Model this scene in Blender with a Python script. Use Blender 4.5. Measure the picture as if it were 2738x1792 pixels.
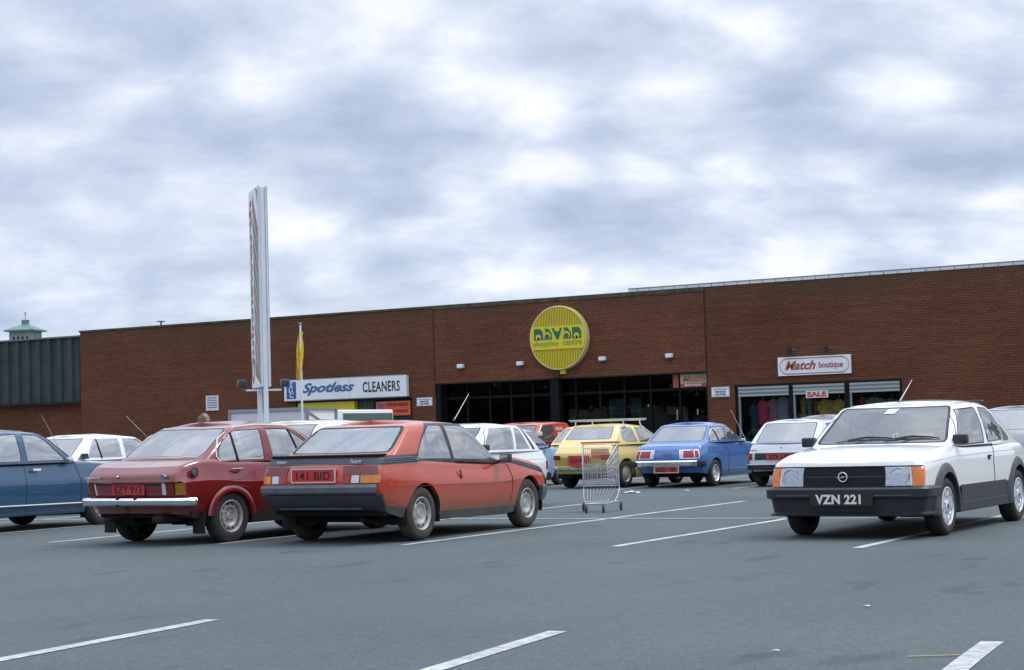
import bpy, bmesh, math, random
from mathutils import Vector, Matrix
random.seed(7)
R_ = math.radians
SC = bpy.context.scene
COL = SC.collection
for o in list(bpy.data.objects):
    bpy.data.objects.remove(o)

# ------------------------------------------------------------------ camera
cam_d = bpy.data.cameras.new("Camera"); cam = bpy.data.objects.new("Camera", cam_d); COL.objects.link(cam)
cam_d.sensor_width = 36.0; cam_d.lens = 61.91; cam_d.clip_start = 0.1; cam_d.clip_end = 4000
PSI, PIT, ROL = R_(29.1092), R_(3.1689), R_(1.6516)
_F = Vector((-math.sin(PSI), math.cos(PSI), 0)); _R = Vector((math.cos(PSI), math.sin(PSI), 0)); _U = Vector((0, 0, 1))
F2 = _F*math.cos(PIT)+_U*math.sin(PIT); U2 = _U*math.cos(PIT)-_F*math.sin(PIT)
XC = _R*math.cos(ROL)-U2*math.sin(ROL); YC = _R*math.sin(ROL)+U2*math.cos(ROL)
m4 = Matrix.Identity(4)
for i in range(3):
    m4[i][0] = XC[i]; m4[i][1] = YC[i]; m4[i][2] = -F2[i]
m4[2][3] = 1.1295
cam.matrix_world = m4
SC.camera = cam

# ------------------------------------------------------------------ world: Nishita sky behind a broken cloud deck
SUN_EL, SUN_AZ = R_(54), R_(38)      # azimuth: direction the light comes from, measured ccw from +X
SKYOFF = ((2.3, 2.7, 0), (7.7, 5.3, 2))
CLOUDS = [(-0.204, 0.198, 0.081, 0.028, -0.075), (0.051, 0.122, 0.053, 0.018, -0.13), (0.237, 0.116, 0.032, 0.011, -0.09), (-0.05, 0.189, 0.064, 0.017, -0.06), (0.172, 0.155, 0.055, 0.014, -0.05), (-0.09, 0.102, 0.025, 0.005, -0.03), (-0.239, 0.147, 0.047, 0.012, -0.04), (0.053, 0.181, 0.049, 0.007, 0.09), (-0.051, 0.12, 0.036, 0.007, 0.1), (0.072, 0.09, 0.055, 0.007, 0.11), (0.207, 0.129, 0.02, 0.01, 0.12), (-0.265, 0.092, 0.047, 0.014, 0.06), (0.123, 0.219, 0.064, 0.017, 0.06), (-0.156, 0.213, 0.03, 0.008, 0.05), (0.188, 0.225, 0.025, 0.008, 0.06), (0.022, 0.142, 0.015, 0.007, 0.06), (-0.185, 0.073, 0.051, 0.006, 0.05)]      # (bearing, elevation, half-width, half-height, amount) of the main cloud masses, as slopes
world = bpy.data.worlds.new("World"); SC.world = world; world.use_nodes = True
wn, wl = world.node_tree.nodes, world.node_tree.links
wn.clear()
def W(t, **kw):
    n = wn.new(t)
    for k, v in kw.items(): setattr(n, k, v)
    return n
def wmath(op, a, b=None, clamp=False):
    n = W('ShaderNodeMath', operation=op, use_clamp=clamp)
    for i, s in enumerate((a, b)):
        if s is None: continue
        if isinstance(s, (int, float)): n.inputs[i].default_value = s
        else: wl.new(s, n.inputs[i])
    return n.outputs[0]
w_out = W('ShaderNodeOutputWorld'); w_bg = W('ShaderNodeBackground'); wl.new(w_bg.outputs[0], w_out.inputs[0])
sky = W('ShaderNodeTexSky', sky_type='NISHITA'); sky.sun_disc = False
sky.sun_elevation = SUN_EL; sky.sun_rotation = R_(90)-SUN_AZ
sky.altitude = 50; sky.air_density = 1.0; sky.dust_density = 1.5; sky.ozone_density = 1.0
geo = W('ShaderNodeTexCoord'); sep = W('ShaderNodeSeparateXYZ'); wl.new(geo.outputs['Generated'], sep.inputs[0])
zc = wmath('MAXIMUM', sep.outputs[2], 0.0)
den = wmath('ADD', zc, 0.42)
def wdot(v):
    n = W('ShaderNodeVectorMath', operation='DOT_PRODUCT'); wl.new(geo.outputs['Generated'], n.inputs[0]); n.inputs[1].default_value = v; return n.outputs['Value']
px = wmath('DIVIDE', wdot(tuple(_R)), den); py = wmath('DIVIDE', wdot(tuple(_F)), den)
comb = W('ShaderNodeCombineXYZ'); wl.new(px, comb.inputs[0]); wl.new(py, comb.inputs[1])
def wnoise(scale, detail, rough, off, dist=0.0, sc=(1, 1, 1)):
    mp = W('ShaderNodeMapping'); mp.inputs['Location'].default_value = off; mp.inputs['Scale'].default_value = sc
    wl.new(comb.outputs[0], mp.inputs[0])
    n = W('ShaderNodeTexNoise'); n.inputs['Scale'].default_value = scale; n.inputs['Detail'].default_value = detail
    n.inputs['Roughness'].default_value = rough; n.inputs['Distortion'].default_value = dist
    wl.new(mp.outputs[0], n.inputs['Vector']); return n.outputs['Fac']
n_big = wnoise(3.2, 5, 0.5, SKYOFF[0], 0.15, (0.9, 1.1, 1))
n_med = wnoise(8.5, 7, 0.62, SKYOFF[1], 0.25, (0.85, 1.15, 1))
n_thin = wnoise(1.1, 4, 0.5, (1.2, 9.4, 5), 0.3)
# smooth cellular lumps give the cauliflower edges
wv = W('ShaderNodeVectorMath', operation='MULTIPLY_ADD'); nv = W('ShaderNodeTexNoise'); nv.inputs['Scale'].default_value = 7; nv.inputs['Detail'].default_value = 5; wl.new(comb.outputs[0], nv.inputs['Vector'])
wl.new(nv.outputs['Color'], wv.inputs[0]); wv.inputs[1].default_value = (0.16, 0.16, 0); wl.new(comb.outputs[0], wv.inputs[2])
vo = W('ShaderNodeTexVoronoi', feature='SMOOTH_F1'); vo.inputs['Scale'].default_value = 9.0; vo.inputs['Smoothness'].default_value = 0.55; wl.new(wv.outputs[0], vo.inputs['Vector'])
lump = wmath('SUBTRACT', 0.62, vo.outputs['Distance'])
mix = wmath('ADD', wmath('ADD', wmath('MULTIPLY', n_big, 0.44), wmath('MULTIPLY', n_med, 0.40)), wmath('MULTIPLY', lump, 0.30))
fw = wmath('MAXIMUM', wdot(tuple(_F)), 0.15); aa = wmath('DIVIDE', wdot(tuple(_R)), fw); ee = wmath('DIVIDE', sep.outputs[2], fw)
sn = W('ShaderNodeSeparateColor'); wl.new(nv.outputs['Color'], sn.inputs[0])
aa = wmath('ADD', aa, wmath('MULTIPLY', wmath('SUBTRACT', sn.outputs[0], 0.5), 0.16)); ee = wmath('ADD', ee, wmath('MULTIPLY', wmath('SUBTRACT', sn.outputs[1], 0.5), 0.075))
for a0, e0, ra, re_, am in CLOUDS:
    qa = wmath('DIVIDE', wmath('SUBTRACT', aa, a0), ra); qe = wmath('DIVIDE', wmath('SUBTRACT', ee, e0), re_)
    g_ = wmath('EXPONENT', wmath('MULTIPLY', wmath('ADD', wmath('MULTIPLY', qa, qa), wmath('MULTIPLY', qe, qe)), -1.0))
    mix = wmath('ADD', mix, wmath('MULTIPLY', g_, am*(0.50 if am < 0 else 0.62)))
ramp = W('ShaderNodeValToRGB'); wl.new(wmath('ADD', mix, 0.055), ramp.inputs[0])
er = ramp.color_ramp
er.elements[0].position = 0.34; er.elements[0].color = (0.40, 0.475, 0.625, 1)
er.elements[1].position = 0.69; er.elements[1].color = (0.94, 0.95, 0.99, 1)
for p_, c_ in ((0.43, (0.49, 0.57, 0.725)), (0.50, (0.585, 0.66, 0.80)), (0.55, (0.68, 0.745, 0.865)), (0.60, (0.79, 0.835, 0.925))):
    e = er.elements.new(p_); e.color = (*c_, 1)
hz = wmath('SUBTRACT', 1.0, wmath('MULTIPLY', zc, 6.0), True)
zen = wmath('MULTIPLY', wmath('MAXIMUM', wmath('SUBTRACT', zc, 0.26), 0.0), 2.3)      # overcast skies are brighter overhead
hmul = wmath('ADD', wmath('ADD', 1.12, wmath('MULTIPLY', hz, 0.08)), zen)
ccol = W('ShaderNodeVectorMath', operation='SCALE'); wl.new(ramp.outputs[0], ccol.inputs[0]); wl.new(hmul, ccol.inputs['Scale'])
skys = W('ShaderNodeVectorMath', operation='SCALE'); wl.new(sky.outputs[0], skys.inputs[0]); skys.inputs['Scale'].default_value = 0.12
# Nishita sky (x0.12) shows faintly through the cloud
cov = W('ShaderNodeMapRange'); wl.new(n_thin, cov.inputs[0]); cov.inputs[1].default_value = 0.2; cov.inputs[2].default_value = 0.42
cov.inputs[3].default_value = 0.82; cov.inputs[4].default_value = 1.0
mixc = W('ShaderNodeMix', data_type='RGBA'); wl.new(cov.outputs[0], mixc.inputs[0])
wl.new(skys.outputs[0], mixc.inputs[6]); wl.new(ccol.outputs[0], mixc.inputs[7])
wl.new(mixc.outputs[2], w_bg.inputs[0]); w_bg.inputs[1].default_value = 1.0

# ------------------------------------------------------------------ sun (veiled by cloud)
sd = bpy.data.lights.new("sun", 'SUN'); sd.energy = 1.5; sd.angle = R_(13); sd.color = (1.0, 0.965, 0.90)
so = bpy.data.objects.new("sun", sd); COL.objects.link(so)
sdir = Vector((math.cos(SUN_EL)*math.cos(SUN_AZ), math.cos(SUN_EL)*math.sin(SUN_AZ), math.sin(SUN_EL)))
so.rotation_euler = sdir.to_track_quat('Z', 'Y').to_euler(); so.location = (0, 0, 60)
SC.view_settings.view_transform = 'Standard'; SC.view_settings.look = 'None'; SC.view_settings.gamma = 1
SC.view_settings.exposure = 0.0
SC.view_settings.use_curve_mapping = False

# ------------------------------------------------------------------ helpers
def lin(h):
    h = h.lstrip('#'); o = []
    for i in (0, 2, 4):
        c = int(h[i:i+2], 16)/255
        o.append(c/12.92 if c <= 0.04045 else ((c+0.055)/1.055)**2.4)
    return tuple(o)
_M = {}
def mat(name, col=(0.5, 0.5, 0.5), rough=0.6, metal=0.0, coat=0.0, spec=0.5, noise=None, bump=None, backdark=False, emit=None):
    """noise=(scale, amount) multiplies the base colour, bump=(scale, distance)"""
    if name in _M: return _M[name]
    m = bpy.data.materials.new(name); m.use_nodes = True; _M[name] = m
    nt = m.node_tree; b = nt.nodes['Principled BSDF']
    b.inputs['Base Color'].default_value = (*col, 1); b.inputs['Roughness'].default_value = rough
    b.inputs['Metallic'].default_value = metal; b.inputs['Coat Weight'].default_value = coat
    b.inputs['Coat Roughness'].default_value = 0.04; b.inputs['Specular IOR Level'].default_value = spec
    tc = nt.nodes.new('ShaderNodeTexCoord')
    if noise:
        n = nt.nodes.new('ShaderNodeTexNoise'); n.inputs['Scale'].default_value = noise[0]; n.inputs['Detail'].default_value = 6
        nt.links.new(tc.outputs['Object'], n.inputs['Vector'])
        r = nt.nodes.new('ShaderNodeMapRange'); r.inputs[1].default_value = 0.3; r.inputs[2].default_value = 0.7
        r.inputs[3].default_value = 1-noise[1]; r.inputs[4].default_value = 1+noise[1]
        nt.links.new(n.outputs['Fac'], r.inputs[0])
        s = nt.nodes.new('ShaderNodeVectorMath'); s.operation = 'SCALE'; s.inputs[0].default_value = col
        nt.links.new(r.outputs[0], s.inputs['Scale']); nt.links.new(s.outputs[0], b.inputs['Base Color'])
    if bump:
        n = nt.nodes.new('ShaderNodeTexNoise'); n.inputs['Scale'].default_value = bump[0]; n.inputs['Detail'].default_value = 4
        nt.links.new(tc.outputs['Object'], n.inputs['Vector'])
        bp = nt.nodes.new('ShaderNodeBump'); bp.inputs['Distance'].default_value = bump[1]
        nt.links.new(n.outputs['Fac'], bp.inputs['Height']); nt.links.new(bp.outputs[0], b.inputs['Normal'])
    if emit:
        b.inputs['Emission Color'].default_value = (*emit[0], 1); b.inputs['Emission Strength'].default_value = emit[1]
    if backdark:
        g = nt.nodes.new('ShaderNodeNewGeometry'); d = nt.nodes.new('ShaderNodeBsdfDiffuse'); d.inputs[0].default_value = (0.03, 0.03, 0.032, 1)
        mx = nt.nodes.new('ShaderNodeMixShader'); out = nt.nodes['Material Output']
        nt.links.new(g.outputs['Backfacing'], mx.inputs[0]); nt.links.new(b.outputs[0], mx.inputs[1]); nt.links.new(d.outputs[0], mx.inputs[2])
        nt.links.new(mx.outputs[0], out.inputs[0])
    return m

def paint(name, col, dirt=0.15, dirtcol=(0.19, 0.155, 0.115), dz=(0.5, 0.15), rough=0.3, coat=1.0, fade=0.0):
    """gloss car paint; road dirt builds up from the sills (object Z) broken by noise"""
    if name in _M: return _M[name]
    m = mat(name, col, rough=rough, coat=coat, backdark=True); nt = m.node_tree; b = nt.nodes['Principled BSDF']
    b.inputs['Coat IOR'].default_value = 1.5
    tc = nt.nodes.new('ShaderNodeTexCoord'); sp = nt.nodes.new('ShaderNodeSeparateXYZ'); nt.links.new(tc.outputs['Object'], sp.inputs[0])
    mr = nt.nodes.new('ShaderNodeMapRange'); mr.inputs[1].default_value = dz[0]; mr.inputs[2].default_value = dz[1]
    mr.inputs[3].default_value = 0; mr.inputs[4].default_value = 1; nt.links.new(sp.outputs[2], mr.inputs[0])
    n = nt.nodes.new('ShaderNodeTexNoise'); n.inputs['Scale'].default_value = 3.5; n.inputs['Detail'].default_value = 7; n.inputs['Roughness'].default_value = 0.65
    nt.links.new(tc.outputs['Object'], n.inputs['Vector'])
    ml = nt.nodes.new('ShaderNodeMath'); ml.operation = 'MULTIPLY'; nt.links.new(mr.outputs[0], ml.inputs[0]); nt.links.new(n.outputs['Fac'], ml.inputs[1])
    m2 = nt.nodes.new('ShaderNodeMath'); m2.operation = 'MULTIPLY'; m2.inputs[1].default_value = dirt*2; m2.use_clamp = True; nt.links.new(ml.outputs[0], m2.inputs[0])
    m3 = nt.nodes.new('ShaderNodeMath'); m3.operation = 'ADD'; m3.use_clamp = True; m3.inputs[1].default_value = fade; nt.links.new(m2.outputs[0], m3.inputs[0])
    mx = nt.nodes.new('ShaderNodeMix'); mx.data_type = 'RGBA'; nt.links.new(m3.outputs[0], mx.inputs[0])
    mx.inputs[6].default_value = (*col, 1); mx.inputs[7].default_value = (*dirtcol, 1)
    nt.links.new(mx.outputs[2], b.inputs['Base Color'])
    iv = nt.nodes.new('ShaderNodeMath'); iv.operation = 'SUBTRACT'; iv.inputs[0].default_value = coat; iv.use_clamp = True
    nt.links.new(m2.outputs[0], iv.inputs[1]); nt.links.new(iv.outputs[0], b.inputs['Coat Weight'])
    rr = nt.nodes.new('ShaderNodeMapRange'); rr.inputs[3].default_value = rough; rr.inputs[4].default_value = 0.75
    nt.links.new(m2.outputs[0], rr.inputs[0]); nt.links.new(rr.outputs[0], b.inputs['Roughness'])
    return m

def glass(name, tint=(0.62, 0.68, 0.7), refl=1.0, ior=1.55, haze=0.0):
    if name in _M: return _M[name]
    m = bpy.data.materials.new(name); m.use_nodes = True; _M[name] = m
    nt = m.node_tree; nt.nodes.clear()
    out = nt.nodes.new('ShaderNodeOutputMaterial'); t = nt.nodes.new('ShaderNodeBsdfTransparent'); t.inputs[0].default_value = (*tint, 1)
    g = nt.nodes.new('ShaderNodeBsdfGlossy'); g.inputs['Roughness'].default_value = 0.015; g.inputs[0].default_value = (refl, refl, refl, 1)
    f = nt.nodes.new('ShaderNodeFresnel'); f.inputs[0].default_value = ior
    mx = nt.nodes.new('ShaderNodeMixShader'); nt.links.new(f.outputs[0], mx.inputs[0])
    if haze:
        d = nt.nodes.new('ShaderNodeBsdfDiffuse'); d.inputs[0].default_value = (0.62, 0.65, 0.68, 1)
        mh = nt.nodes.new('ShaderNodeMixShader'); mh.inputs[0].default_value = haze
        nt.links.new(t.outputs[0], mh.inputs[1]); nt.links.new(d.outputs[0], mh.inputs[2]); nt.links.new(mh.outputs[0], mx.inputs[1])
    else: nt.links.new(t.outputs[0], mx.inputs[1])
    tc = nt.nodes.new('ShaderNodeTexCoord'); n = nt.nodes.new('ShaderNodeTexNoise'); n.inputs['Scale'].default_value = 2.2
    nt.links.new(tc.outputs['Object'], n.inputs['Vector'])
    bp = nt.nodes.new('ShaderNodeBump'); bp.inputs['Distance'].default_value = 0.012; bp.inputs['Strength'].default_value = 0.6
    nt.links.new(n.outputs['Fac'], bp.inputs['Height']); nt.links.new(bp.outputs[0], g.inputs['Normal'])
    nt.links.new(g.outputs[0], mx.inputs[2]); nt.links.new(mx.outputs[0], out.inputs[0])
    return m

def tag(o, label=None, cat=None, group=None, kind=None):
    if label: o['label'] = label
    if cat: o['category'] = cat
    if group: o['group'] = group
    if kind: o['kind'] = kind
    return o
def thing(name, label, cat, loc=(0, 0, 0), rz=0.0, group=None):
    o = bpy.data.objects.new(name, None); COL.objects.link(o); o.location = loc; o.rotation_euler = (0, 0, rz)
    o.empty_display_size = 0.2
    return tag(o, label, cat, group)
def link_mesh(me, name, parent=None, smooth=None):
    o = bpy.data.objects.new(name, me); COL.objects.link(o)
    if parent is not None: o.parent = parent
    if smooth:
        for p in me.polygons: p.use_smooth = True
        me.set_sharp_from_angle(angle=R_(smooth))
    return o
class MB:
    """collects shapes into one mesh object"""
    def __init__(s): s.bm = bmesh.new(); s.mats = []
    def mi(s, m):
        if m not in s.mats: s.mats.append(m)
        return s.mats.index(m)
    def poly(s, pts, m):
        f = s.bm.faces.new([s.bm.verts.new(p) for p in pts]); f.material_index = s.mi(m); return f
    def box(s, x0, x1, y0, y1, z0, z1, m, bev=0.0, M=None):
        v = [s.bm.verts.new(p) for p in ((x0, y0, z0), (x1, y0, z0), (x1, y1, z0), (x0, y1, z0), (x0, y0, z1), (x1, y0, z1), (x1, y1, z1), (x0, y1, z1))]
        fs = [s.bm.faces.new([v[i] for i in q]) for q in ((0, 3, 2, 1), (4, 5, 6, 7), (0, 1, 5, 4), (1, 2, 6, 5), (2, 3, 7, 6), (3, 0, 4, 7))]
        k = s.mi(m)
        for f in fs: f.material_index = k
        if bev:
            es = list({e for f in fs for e in f.edges})
            r = bmesh.ops.bevel(s.bm, geom=es, offset=bev, segments=2, affect='EDGES', profile=0.5)
            for f in r['faces']: f.material_index = k
            v = list({q for f in r['faces'] for q in f.verts})
        if M is not None:
            bmesh.ops.transform(s.bm, matrix=M, verts=v)
        return s
    def tube(s, pts, r, m, n=8, closed=False, caps=True):
        k = s.mi(m); P = [Vector(p) for p in pts]; N = len(P); rings = []
        rr = r if isinstance(r, (list, tuple)) else [r]*N
        prev = None
        for i in range(N):
            if closed: d = (P[(i+1) % N]-P[i-1])
            else: d = P[min(i+1, N-1)]-P[max(i-1, 0)]
            d.normalize()
            if prev is None:
                a = Vector((0, 0, 1)) if abs(d.z) < 0.9 else Vector((1, 0, 0)); u = d.cross(a).normalized()
            else: u = (prev-d*prev.dot(d)).normalized()
            prev = u; w = d.cross(u)
            rings.append([s.bm.verts.new(P[i]+(u*math.cos(2*math.pi*j/n)+w*math.sin(2*math.pi*j/n))*rr[i]) for j in range(n)])
        for i in range(N if closed else N-1):
            a, b = rings[i], rings[(i+1) % N]
            for j in range(n):
                f = s.bm.faces.new((a[j], a[(j+1) % n], b[(j+1) % n], b[j])); f.material_index = k
        if caps and not closed:
            for q in (rings[0][::-1], rings[-1]): s.bm.faces.new(q).material_index = k
        return s
    def lathe(s, prof, m, n=32, axis='x', c=(0, 0, 0), flip=1):
        """prof: list of (axial, radius)"""
        k = s.mi(m); rings = []
        for a, r in prof:
            ring = []
            for j in range(n):
                t = 2*math.pi*j/n
                if axis == 'x': p = (c[0]+a*flip, c[1]+r*math.cos(t), c[2]+r*math.sin(t))
                elif axis == 'y': p = (c[0]+r*math.cos(t), c[1]+a*flip, c[2]+r*math.sin(t))
                else: p = (c[0]+r*math.cos(t), c[1]+r*math.sin(t), c[2]+a)
                ring.append(s.bm.verts.new(p))
            rings.append(ring)
        for a, b in zip(rings, rings[1:]):
            for j in range(n):
                f = s.bm.faces.new((a[j], a[(j+1) % n], b[(j+1) % n], b[j])); f.material_index = k
        if prof[0][1] > 1e-4 and prof[0][1] < 0.02: pass
        return s
    def prism(s, poly, axis, a0, a1, m):
        """extrude a 2D polygon; axis 'x': (y,z), 'y': (x,z), 'z': (x,y)"""
        k = s.mi(m)
        def P(p, a):
            return (a, p[0], p[1]) if axis == 'x' else (p[0], a, p[1]) if axis == 'y' else (p[0], p[1], a)
        A = [s.bm.verts.new(P(p, a0)) for p in poly]; B = [s.bm.verts.new(P(p, a1)) for p in poly]
        fs = [s.bm.faces.new(A[::-1]), s.bm.faces.new(B)]
        for i in range(len(poly)):
            j = (i+1) % len(poly); fs.append(s.bm.faces.new((A[i], A[j], B[j], B[i])))
        for f in fs: f.material_index = k
        return s
    def text(s, body, M, w=None, h=None, m=None, bold=0.0, shear=0.0, depth=0.004, size=1.0, spacing=1.0):
        """text fitted to a w x h box with its lower-left corner at the origin of M; M maps text x,y,z"""
        cu = bpy.data.curves.new('t', 'FONT'); cu.body = body; cu.size = size; cu.offset = bold; cu.shear = shear
        cu.resolution_u = 3; cu.space_character = spacing
        if depth: cu.extrude = depth/2
        ob = bpy.data.objects.new('t', cu); COL.objects.link(ob)
        dg = bpy.context.evaluated_depsgraph_get(); me = bpy.data.meshes.new_from_object(ob.evaluated_get(dg))
        bpy.data.objects.remove(ob); bpy.data.curves.remove(cu)
        xs = [v.co.x for v in me.vertices]; ys = [v.co.y for v in me.vertices]
        x0, x1, y0, y1 = min(xs), max(xs), min(ys), max(ys)
        sx = (w/(x1-x0)) if w else 1; sy = (h/(y1-y0)) if h else sx
        if w is None and h: sx = sy
        k = s.mi(m); base = len(s.bm.verts); vs = []
        for v in me.vertices:
            vs.append(s.bm.verts.new(M @ Vector(((v.co.x-x0)*sx, (v.co.y-y0)*sy, v.co.z))))
        for p in me.polygons:
            try:
                f = s.bm.faces.new([vs[i] for i in p.vertices]); f.material_index = k
            except ValueError: pass
        bpy.data.meshes.remove(me); return s
    def build(s, name, parent=None, smooth=None, recalc=True):
        if recalc: bmesh.ops.recalc_face_normals(s.bm, faces=s.bm.faces)
        me = bpy.data.meshes.new(name); s.bm.to_mesh(me); s.bm.free()
        for m in s.mats: me.materials.append(m)
        return link_mesh(me, name, parent, smooth)
def frame(o, x, y):
    """matrix with origin o and x,y axes"""
    x = Vector(x).normalized(); y = Vector(y).normalized(); z = x.cross(y); M = Matrix.Identity(4)
    for i in range(3): M[i][0] = x[i]; M[i][1] = y[i]; M[i][2] = z[i]; M[i][3] = o[i]
    return M
def interp(tab, x):
    if x <= tab[0][0]: return tab[0][1]
    for (a, b), (c, d) in zip(tab, tab[1:]):
        if x <= c: return b+(d-b)*((x-a)/(c-a) if c > a else 0)
    return tab[-1][1]
def sinterp(tab, x):
    """smoothed lookup (moving average of the polyline)"""
    return sum(interp(tab, x+d)*w for d, w in ((-0.09, 1), (-0.045, 2), (0, 3), (0.045, 2), (0.09, 1)))/9
def rpoly(pts, r=0.03, n=4):
    out = []; N = len(pts); rs = r if isinstance(r, (list, tuple)) else [r]*N
    for i in range(N):
        p0, p, p1 = Vector(pts[i-1]), Vector(pts[i]), Vector(pts[(i+1) % N])
        a, b = p0-p, p1-p; la, lb = a.length, b.length; a.normalize(); b.normalize()
        d = min(rs[i], la*0.45, lb*0.45)
        if d < 1e-4: out.append(tuple(p)); continue
        A, B = p+a*d, p+b*d
        for k in range(n+1):
            t = k/n; out.append(tuple(A*(1-t)**2+p*2*t*(1-t)+B*t*t))
    return out
# ================================================================== CAR BUILDER
# local frame: +x right, +y forward, z up, origin on the ground between the axles
class Shell:
    def __init__(s, sp): s.sp = sp
    def W(s, y): return sinterp(s.sp['w'], y)
    def prof(s, t): return interp(s.sp['prof'], t)
    def zb(s, y): return interp(s.sp['zb'], y)
    def zt(s, y): return sinterp(s.sp['zt'], y)
    def rear(s, z): return interp(s.sp['rear'], z)
    def front(s, z): return interp(s.sp['front'], z)
    def ring(s, t=None, z=None, NF=6, NCn=5, NS=44, off=0.0):
        """half ring on the +x side from rear centre to front centre at relative height t or height z"""
        sp = s.sp
        def tz(y):
            b, tt = s.zb(y), s.zt(y)
            if z is None: return t, b+(tt-b)*t
            q = max(0.0, min(1.0, (z-b)/(tt-b))); return q, z
        y0n, y1n = s.sp['rear'][0][1], s.sp['front'][0][1]
        t0, zr = tz(y0n); t1, zf = tz(y1n)
        yr, yf = s.rear(zr)-off, s.front(zf)+off
        ins = s.prof(t0)*sp.get('endins', 1.0); yr += ins*0.8; yf -= s.prof(t1)*sp.get('fins', 0.8)
        rr, rf = sp['cr']; br, bf = sp['bow']; pts = []
        wr = s.W(yr+rr+br)-s.prof(t0)+off; wf = s.W(yf-rf-bf)-s.prof(t1)+off
        for k in range(NF): x = (wr-rr)*k/NF; pts.append((x, yr+br*(x/wr)**2))
        cy = yr+br*((wr-rr)/wr)**2+rr
        for k in range(NCn): a = math.pi/2*k/NCn; pts.append((wr-rr+rr*math.sin(a), cy-rr*math.cos(a)))
        ya = cy; cyf = yf-bf*((wf-rf)/wf)**2-rf; yb = cyf
        for k in range(NS+1):
            y = ya+(yb-ya)*k/NS; tt, _ = tz(y); pts.append((s.W(y)-s.prof(tt)+off, y))
        for k in range(1, NCn+1): a = math.pi/2*k/NCn; pts.append((wf-rf+rf*math.cos(a), cyf+rf*math.sin(a)))
        for k in range(NF-1, -1, -1): x = (wf-rf)*k/NF; pts.append((x, yf-bf*(x/wf)**2))
        return [(x, y, tz(y)[1]) for x, y in pts]

def ring_to_mesh(bm, rings, cap=None, M=10, mi=0):
    """rings: half rings bottom to top; full symmetric surface; cap=function(x,y,w)->dz crown"""
    rows = []
    for r in rings:
        n = len(r); R = [bm.verts.new(p) for p in r]
        L = [R[0] if i == 0 else R[-1] if i == n-1 else bm.verts.new((-r[i][0], r[i][1], r[i][2])) for i in range(n)]
        rows.append((R, L))
    for (R0, L0), (R1, L1) in zip(rows, rows[1:]):
        n = len(R0)
        for i in range(n-1):
            bm.faces.new((R0[i], R0[i+1], R1[i+1], R1[i])); bm.faces.new((L0[i+1], L0[i], L1[i], L1[i+1]))
    if cap is not None:
        R, L = rows[-1]; n = len(R); grid = []
        for i in range(n):
            if i in (0, n-1): grid.append([R[i]]); continue
            w = R[i].co.x; row = []
            for j in range(M+1):
                if j == 0: row.append(R[i]); continue
                if j == M: row.append(L[i]); continue
                u = math.sin((1-2*j/M)*math.pi/2); x = w*u
                row.append(bm.verts.new((x, R[i].co.y, R[i].co.z+cap(u, R[i].co.y))))
            grid.append(row)
        for a, b in zip(grid, grid[1:]):
            if len(a) == 1:
                for j in range(M): bm.faces.new((a[0], b[j+1], b[j]))
            elif len(b) == 1:
                for j in range(M): bm.faces.new((a[j], a[j+1], b[0]))
            else:
                for j in range(M): bm.faces.new((a[j], a[j+1], b[j+1], b[j]))

def pip(p, poly):
    x, y = p; c = False; n = len(poly)
    for i in range(n):
        x1, y1 = poly[i]; x2, y2 = poly[i-1]
        if (y1 > y) != (y2 > y) and x < (x2-x1)*(y-y1)/(y2-y1)+x1: c = not c
    return c
def cut_region(bm, poly, axis, sign, nmin=0.25, filt=None, keepz=None):
    """cut the outline (side view (y,z) or end view (x,z)) into the surface, return the faces inside"""
    ia = 0 if axis == 'x' else 1; ib = 1 if axis == 'x' else 0
    def ok(f):
        c = f.calc_center_median()
        if axis == 'x':
            if c.x*sign <= 0.05 or f.normal.x*sign < nmin: return False
        else:
            if f.normal.y*sign < nmin: return False
        return filt(c, f) if filt else True
    P = [Vector(p) for p in poly]; n = len(P); bm.normal_update()
    for i in range(n):
        a, b = P[i], P[(i+1) % n]; d = b-a
        if d.length < 1e-5: continue
        lo = Vector((min(a.x, b.x)-1e-4, min(a.y, b.y)-1e-4)); hi = Vector((max(a.x, b.x)+1e-4, max(a.y, b.y)+1e-4))
        fs = []
        for f in bm.faces:
            u = [v.co[ib] for v in f.verts]; 
            if min(u) > hi.x or max(u) < lo.x: continue
            z = [v.co.z for v in f.verts]
            if min(z) > hi.y or max(z) < lo.y: continue
            if ok(f): fs.append(f)
        if not fs: continue
        no = Vector((0, -d.y, d.x)) if axis == 'x' else Vector((-d.y, 0, d.x))
        co = Vector((0, a.x, a.y)) if axis == 'x' else Vector((a.x, 0, a.y))
        geom = list({e for f in fs for e in f.edges} | {v for f in fs for v in f.verts})+fs
        bmesh.ops.bisect_plane(bm, geom=geom, dist=2e-5, plane_co=co, plane_no=no.normalized())
    bm.normal_update(); out = []
    for f in bm.faces:
        if not ok(f): continue
        c = f.calc_center_median()
        if pip((c[ib], c.z), poly): out.append(f)
    return out

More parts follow.
